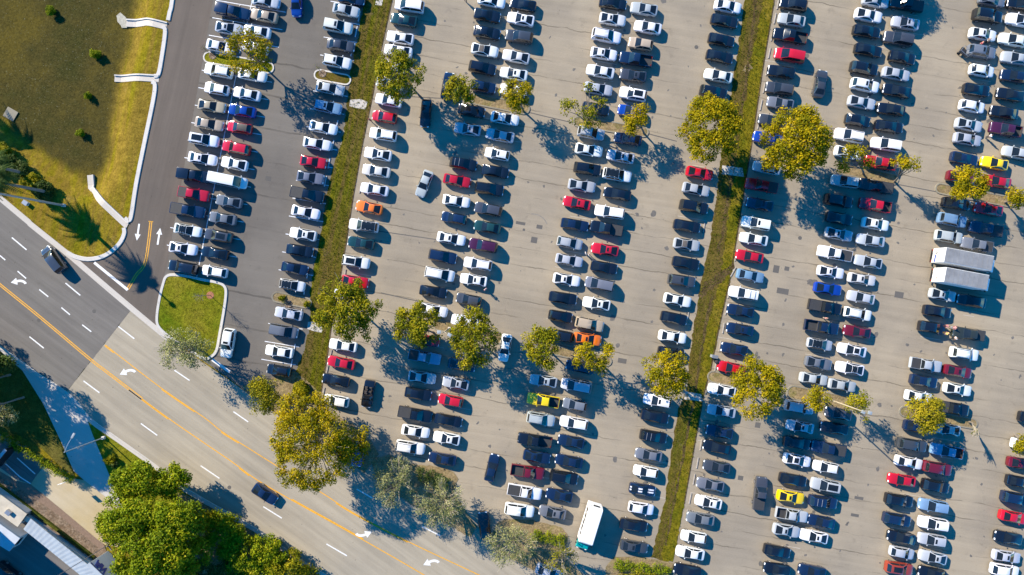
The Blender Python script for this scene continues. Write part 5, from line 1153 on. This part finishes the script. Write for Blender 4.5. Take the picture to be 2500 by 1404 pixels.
# building at the lower left
def block(name, top, z0, z1, wm, rm, label, over=.0):
    o = empty(name, P(top[0][0], top[0][1], 0)); b0 = o.location; up = [P(x, y, z1) - b0 for x, y in top]; n = len(up)
    V = [Vector((p.x, p.y, z0)) for p in up] + [Vector((p.x, p.y, z1 - .15)) for p in up]
    mesh_obj('wall', V, [[i, (i + 1) % n, (i + 1) % n + n, i + n] for i in range(n)], wm, o)
    c = sum(up, Vector()) / n; q = [c + (p - c) * 1.03 for p in up]; V = [Vector((p.x, p.y, z1 - .15)) for p in q] + [Vector((p.x, p.y, z1)) for p in q]
    r = mesh_obj('roof', V, [[i, (i + 1) % n, (i + 1) % n + n, i + n] for i in range(n)] + [list(range(n))[::-1], [i + n for i in range(n)]], rm, o)
    bm = bmesh.new(); bm.from_mesh(r.data); bmesh.ops.recalc_face_normals(bm, faces=bm.faces[:]); bm.to_mesh(r.data); bm.free()
    tag(o, label, 'building'); return o, up
o1, u1 = block('building', [(-160, 1090), (62, 1253), (40, 1284), (-160, 1140)], 0, 1.7, M['wallgrey'], M['roofbeige'], 'building with flat beige roof at the left edge')
o2, u2 = block('building', [(-160, 1165), (45, 1313), (20, 1344), (-160, 1235)], 0, 2.3, M['wallgrey'], M['roofblue'], 'building with pale roof in the shade below the beige roof')
mb = MB(); mb.box((u1[1].x - 2.6, u1[1].y + .2, 1.9), (.9, .7, .5), R(-38), 0, .03); mb.build('roof_vent', M['bar'], o1)
for oo, uu, zz in ((o1, u1, .85), (o2, u2, 1.2)):
    a, b = uu[1], uu[2]; d = (b - a); mb = MB(); c = (a + b) / 2; mb.box((c.x + .06, c.y, zz), (d.length * .5, .06, .7), math.atan2(d.y, d.x)); mb.build('window', M['glass'], oo)
k8 = H / (H - 11); o4, u4 = block('building', [(1250 + (x - 1250) * k8, 702 + (y - 702) * k8) for x, y in [(-245, 1054), (-45, 1215), (-297, 1527), (-497, 1366)]], 0, 11.0, M['wallgrey'], M['roofmetal'], 'taller unseen building added beyond the left edge to shade the yard')  # unseen block added off frame, height and corner set to shade the yard
mb = MB(); mb.box((u4[1].x - 6, u4[1].y - .5, 11.4), (1.6, 1.2, .9), R(-38), 0, .04); mb.build('roof_vent', M['bar'], o4)
o3 = empty('canopy', P(80, 1300)); q = [P(x, y, 2.4) - o3.location for x, y in [(78, 1265), (57, 1292), (240, 1440), (285, 1432)]]
V = []; F = []; n = 44
for i in range(n + 1):
    t = i / n; z = 2.4 + (.02 if i % 2 else 0)
    for e in (0, 1): p = q[0].lerp(q[3], t) if e == 0 else q[1].lerp(q[2], t); V.append((p.x, p.y, z + (0.25 if e == 0 else 0)))
F = [[2 * i, 2 * i + 1, 2 * i + 3, 2 * i + 2] for i in range(n)]; V2 = [(x, y, z - .12) for x, y, z in V]; k = len(V)
F += [[a + k for a in f][::-1] for f in F] + [[2 * i, 2 * i + 2, 2 * i + 2 + k, 2 * i + k] for i in range(n)] + [[2 * i + 1, 2 * i + 1 + k, 2 * i + 3 + k, 2 * i + 3] for i in range(n)]
mesh_obj('roof', V + V2, F, M['roofmetal'], o3)
for t in (.05, .35, .65, .95):
    for e in (1,): p = (q[0].lerp(q[3], t) if e == 0 else q[1].lerp(q[2], t)); mb = MB(); mb.tube([(p.x, p.y, 0), (p.x, p.y, 2.3)], [.08, .08], 8); mb.build('post', M['steel'], o3)
tag(o3, 'ribbed grey metal canopy along the yard', 'canopy')
wl = empty('boundary_wall', P(0, 1195)); mb = MB(); a = P(-300, 985) - wl.location; b = P(229, 1373) - wl.location; d = b - a
mb.box(((a.x + b.x) / 2, (a.y + b.y) / 2, .45), (d.length, .55, .9), math.atan2(d.y, d.x)); mb.build('wall', M['wallgrey'], wl)
mb = MB(); mb.box(((a.x + b.x) / 2, (a.y + b.y) / 2, .96), (d.length + .1, .8, .12), math.atan2(d.y, d.x), 0, .02); mb.build('coping', M['cream'], wl); tag(wl, 'long cream topped wall between gravel strip and yard', 'wall')
hl = kerb('low_edging', [(-300, 972), (0, 1183), (232, 1360)], .5, .4, M['field'], 'low planted edging in front of the cream wall', sm=0)
# lettered front at the bottom: W A readable from the road side
lw = empty('sign_wall', P(280, 1360)); da = math.atan2(110, -100) ; da = R(136)
ux = Vector((math.cos(da), math.sin(da), 0)); nrm = Vector((math.sin(da), -math.cos(da), 0)) ; c = ux * -2.2
mb = MB(); mb.box((c.x - nrm.x * .25, c.y - nrm.y * .25, 2.2), (7.5, .5, 4.4), da, 0, .03); mb.build('wall', M['boxwhite'], lw)
mb = MB(); mb.box((c.x - nrm.x * .25, c.y - nrm.y * .25, 4.45), (7.6, .7, .1), da, 0, .02); mb.build('roof', M['roofmetal'], lw)
mb = MB(); mb.box((c.x + nrm.x * .04, c.y + nrm.y * .04, 4.22), (7.2, .06, .1), da); mb.build('trim_band', M['blue'], lw)
for ch, off_ in (('W', -1.25), ('A', .12)):
    cu = bpy.data.curves.new('letter', 'FONT'); cu.body = ch; cu.size = 1.5; cu.extrude = .04; cu.offset = .075; cu.resolution_u = 2
    tmp = link(bpy.data.objects.new('letter', cu)); dg = bpy.context.evaluated_depsgraph_get(); me = bpy.data.meshes.new_from_object(tmp.evaluated_get(dg)); bpy.data.objects.remove(tmp)
    me.materials.clear(); me.materials.append(M['blue']); o = link(bpy.data.objects.new('letter', me), lw)
    X = ux; Y = Vector((0, 0, 1)); Z = X.cross(Y); p = ux * off_ + nrm * .08 + Vector((0, 0, 2.95))
    o.matrix_local = Matrix(((X.x, Y.x, Z.x, p.x), (X.y, Y.y, Z.y, p.y), (X.z, Y.z, Z.z, p.z), (0, 0, 0, 1)))
tag(lw, 'pale sign wall lettered WA half under the grove', 'sign')
# overhead cable
up_ = empty('utility_pole', P(345, 1280)); mb = MB(); mb.tube([(0, 0, 0), (0, 0, 8.6)], [.16, .11], 8); mb.build('pole', M['trunk'], up_); mb = MB(); mb.box((0, 0, 8.2), (.14, 1.8, .14), .6); mb.build('crossarm', M['trunk'], up_); tag(up_, 'wooden utility pole hidden inside the roadside grove', 'utility pole')
a = P(330, 1290, 8.0); b = P(-60, 1530, 8.0); mb = MB(); pts = [a.lerp(b, t / 16) - Vector((0, 0, 1.4 * (1 - (2 * t / 16 - 1) ** 2))) for t in range(17)]; mb.tube(pts, [.055] * 17, 5); cb = mb.build('overhead_cable', M['ink']); tag(cb, 'black overhead cable crossing the yard and canopy', 'cable')
# people ---------------------------------------------------------------
def skinned(name, verts, edges, rad, m, root_i=0, sub=1):
    me = bpy.data.meshes.new(name); me.from_pydata(verts, edges, []); o = link(bpy.data.objects.new(name, me))
    o.modifiers.new('s', 'SKIN'); sv = me.skin_vertices[0].data
    for i, r_ in enumerate(rad): sv[i].radius = (r_, r_) if isinstance(r_, (int, float)) else r_; sv[i].use_root = (i == root_i)
    if sub: o.modifiers.new('u', 'SUBSURF').levels = sub
    dg = bpy.context.evaluated_depsgraph_get(); out = bpy.data.meshes.new_from_object(o.evaluated_get(dg)); bpy.data.objects.remove(o)
    out.materials.clear(); out.materials.append(m); out.polygons.foreach_set('use_smooth', [True] * len(out.polygons)); return out
def figure(step, armf, armb):
    """joints of a person about 1.72 m tall facing +X; step = stride length, arm swings in metres"""
    s = step; J = {}
    v = []; e = []; r = []
    def add(p, rad, parent=None):
        v.append(p); r.append(rad)
        if parent is not None: e.append((parent, len(v) - 1))
        return len(v) - 1
    pel = add((0, 0, .95), .125); wa = add((0, 0, 1.12), .115, pel); ch = add((.01, 0, 1.32), (.15, .12), wa); nk = add((.0, 0, 1.46), .058, ch); hd0 = add((.015, 0, 1.53), .075, nk); hd = add((.02, 0, 1.62), .098, hd0); tp = add((.01, 0, 1.70), .07, hd)
    add((.115, 0, 1.60), .02, hd)
    for sg in (-1, 1): add((.0, sg * .095, 1.60), .022, hd)
    ends = []
    for sg, sw in ((1, armf), (-1, armb)):
        sh = add((0, sg * .19, 1.40), .062, ch); el_ = add((sw * .35 - .03, sg * .24, 1.13), .046, sh); wr = add((sw * .9, sg * .25, .90 + abs(sw) * .15), .032, el_); pm = add((sw * .98 + .01, sg * .25, .84 + abs(sw) * .15), .036, wr)
        for k, (dx, L) in enumerate(((-.028, .06), (-.009, .075), (.011, .07), (.03, .055))):
            f = add((sw + dx, sg * .25, .79 + abs(sw) * .15), .010, pm); add((sw + dx * 1.2 + .01, sg * .245, .79 - L * .6 + abs(sw) * .15), .008, f)
        add((sw + .05, sg * .225, .81 + abs(sw) * .15), .011, pm)
    for sg, q in ((1, s), (-1, -s)):
        hp = add((0, sg * .09, .90), .095, pel); kn = add((q * .45 + .03, sg * .095, .50), .062, hp); an = add((q - .02, sg * .095, .085), .042, kn); add((q + .12, sg * .10, .045), .038, an)
    body = skinned('body', v, e, r, M['skin'])
    tv = [(0, 0, .92), (0, 0, 1.12), (.01, 0, 1.33), (0, 0, 1.44)]; te = [(0, 1), (1, 2), (2, 3)]; tr_ = [.14, .13, (.168, .135), .07]
    for sg, sw in ((1, armf), (-1, armb)):
        n = len(tv); tv += [(0, sg * .19, 1.405), (sw * .25 - .02, sg * .235, 1.2)]; te += [(2, n), (n, n + 1)]; tr_ += [.075, .06]
    shirt = skinned('shirt', tv, te, tr_, M['cloth'])
    lv = [(0, 0, .98)]; le = []; lr = [.138]
    for sg, q in ((1, s), (-1, -s)):
        n = len(lv); lv += [(0, sg * .09, .88), (q * .45 + .03, sg * .095, .50), (q - .02, sg * .095, .12)]; le += [(0, n), (n, n + 1), (n + 1, n + 2)]; lr += [.108, .078, .06]
    legs = skinned('trousers', lv, le, lr, M['cloth'])
    hair = skinned('hair', [(-.02, 0, 1.60), (-.015, 0, 1.68), (.03, 0, 1.715)], [(0, 1), (1, 2)], [.098, .098, .07], M['cloth'])
    return body, shirt, legs, hair
POSES = [figure(.26, .22, -.22), figure(.03, .06, .04), figure(.12, .34, .1)]
for i, (x, y, ang_, pose, sh, tr_, hr, lb) in enumerate([
    (1137, 4, -60, 0, (.03, .10, .35), (.03, .03, .05), (.02, .012, .008), 'person in blue shirt walking at the top edge left of a black sedan'),
    (907, 297, 70, 1, (.40, .03, .03), (.03, .03, .04), (.03, .02, .012), 'person in red shirt standing at the nose of the red hatchback'),
    (1186, 706, -40, 0, (.62, .35, .42), (.25, .22, .2), (.55, .40, .40), 'person in pink walking away from the white sedan in the aisle'),
    (1428, 619, 20, 1, (.7, .7, .7), (.03, .03, .05), (.02, .015, .01), 'person in white standing between a silver sedan and a red sedan'),
    (1436, 622, 160, 2, (.5, .5, .52), (.05, .06, .12), (.02, .015, .01), 'person in grey reaching beside the person in white'),
    (2009, 776, -90, 2, (.62, .28, .26), (.35, .30, .25), (.25, .16, .08), 'person in salmon shirt at the upper side of a navy open pickup'),
    (2301, 795, 200, 2, (.5, .12, .2), (.03, .03, .05), (.03, .02, .01), 'person in crimson leaning at the hood of the black SUV'),
    (2318, 799, 180, 1, (.75, .25, .35), (.3, .3, .32), (.05, .03, .02), 'person in bright pink between the black SUV and green pickup'),
    (2300, 813, 150, 1, (.65, .55, .08), (.03, .04, .08), (.02, .015, .01), 'person in yellow standing beside the black SUV'),
    (2321, 824, 30, 0, (.75, .75, .75), (.02, .02, .02), (.02, .015, .01), 'person in white with dark trousers beside the green pickup'),
    (2401, 104, 200, 1, (.30, .20, .16), (.05, .05, .06), (.3, .2, .12), 'person in brown standing at the upper side of the grey SUV'),
    (2384, 112, -20, 2, (.35, .05, .08), (.05, .05, .08), (.02, .015, .01), 'person in dark red loading the rear of the grey SUV'),
    (2405, 336, 10, 1, (.6, .6, .62), (.04, .04, .05), (.02, .015, .01), 'person in pale shirt in front of the plum pickup')]):
    root = empty('person', P(x, y), R(ang_)); k = .94 + .1 * ((i * 37) % 10) / 10; root.scale = (k, k, k)
    for nm, me, cc in zip(('body', 'shirt', 'trousers', 'hair'), POSES[pose], (None, sh, tr_, hr)):
        o = bpy.data.objects.new(nm, me); o.parent = root; col.objects.link(o)
        if cc: o.color = (*cc, 1)
    tag(root, lb, 'person')
# hitch cart behind the grey SUV
ct = empty('hitch_cart', P(2348, 131), R(-42)); mb = MB(); mb.box((0, 0, .55), (1.6, 1.0, .08)); mb.build('deck', M['trim'], ct)
mb = MB()
for dx in (-.8, .8):
    for dy in (-.5, .5): mb.tube([(dx, dy, .5), (dx, dy, 1.1)], [.03, .03], 6)
mb.tube([(-.8, -.5, 1.1), (-.8, .5, 1.1), (.8, .5, 1.1), (.8, -.5, 1.1), (-.8, -.5, 1.1)], [.03] * 5, 6); mb.build('rail', M['bar'], ct)
for dy in (-.55, .55): mb = MB(); mb.tube([(-.5, dy - .06, .28), (-.5, dy + .06, .28)], [.28, .28], 14); mb.build('wheel', M['tyre'], ct, 40)
tag(ct, 'small black cart with rails behind the grey SUV at upper right', 'cart')
# ------------------------------------------------------------------ light, sky, camera
w = bpy.data.worlds.new('World'); scene.world = w; w.use_nodes = True
nt = w.node_tree; bg = nt.nodes['Background']; sky = nt.nodes.new('ShaderNodeTexSky'); sky.sky_type = 'NISHITA'; sky.sun_disc = False
SD = Vector((-1.36, 1.25, 1.0)).normalized(); el = math.asin(SD.z); az = math.atan2(SD.x, SD.y)
sky.sun_elevation = el; sky.sun_rotation = az; sky.air_density = 1.0; sky.dust_density = 0.1; sky.ozone_density = 5.0
hs = nt.nodes.new('ShaderNodeHueSaturation'); hs.inputs['Saturation'].default_value = 1.55; hs.inputs['Value'].default_value = 1.2
nt.links.new(sky.outputs[0], hs.inputs['Color']); nt.links.new(hs.outputs[0], bg.inputs[0]); bg.inputs[1].default_value = 0.105
sun = bpy.data.lights.new('Sun', 'SUN'); sun.energy = 5.0; sun.angle = R(0.5); sun.color = (1.0, 0.90, 0.73)
so = link(bpy.data.objects.new('sun', sun)); so.rotation_euler = SD.to_track_quat('Z', 'Y').to_euler(); so.location = (-80, 80, 90)
cam = bpy.data.cameras.new('camera'); cam.sensor_width = 36; cam.lens = 36 * H / (2500 / S); cam.clip_end = 3000; cam.clip_start = 1
co = link(bpy.data.objects.new('camera', cam)); co.location = (0, 0, H); scene.camera = co
vs = scene.view_settings; vs.view_transform = 'Standard'; vs.look = 'None'; vs.gamma = 1; vs.exposure = 1.08
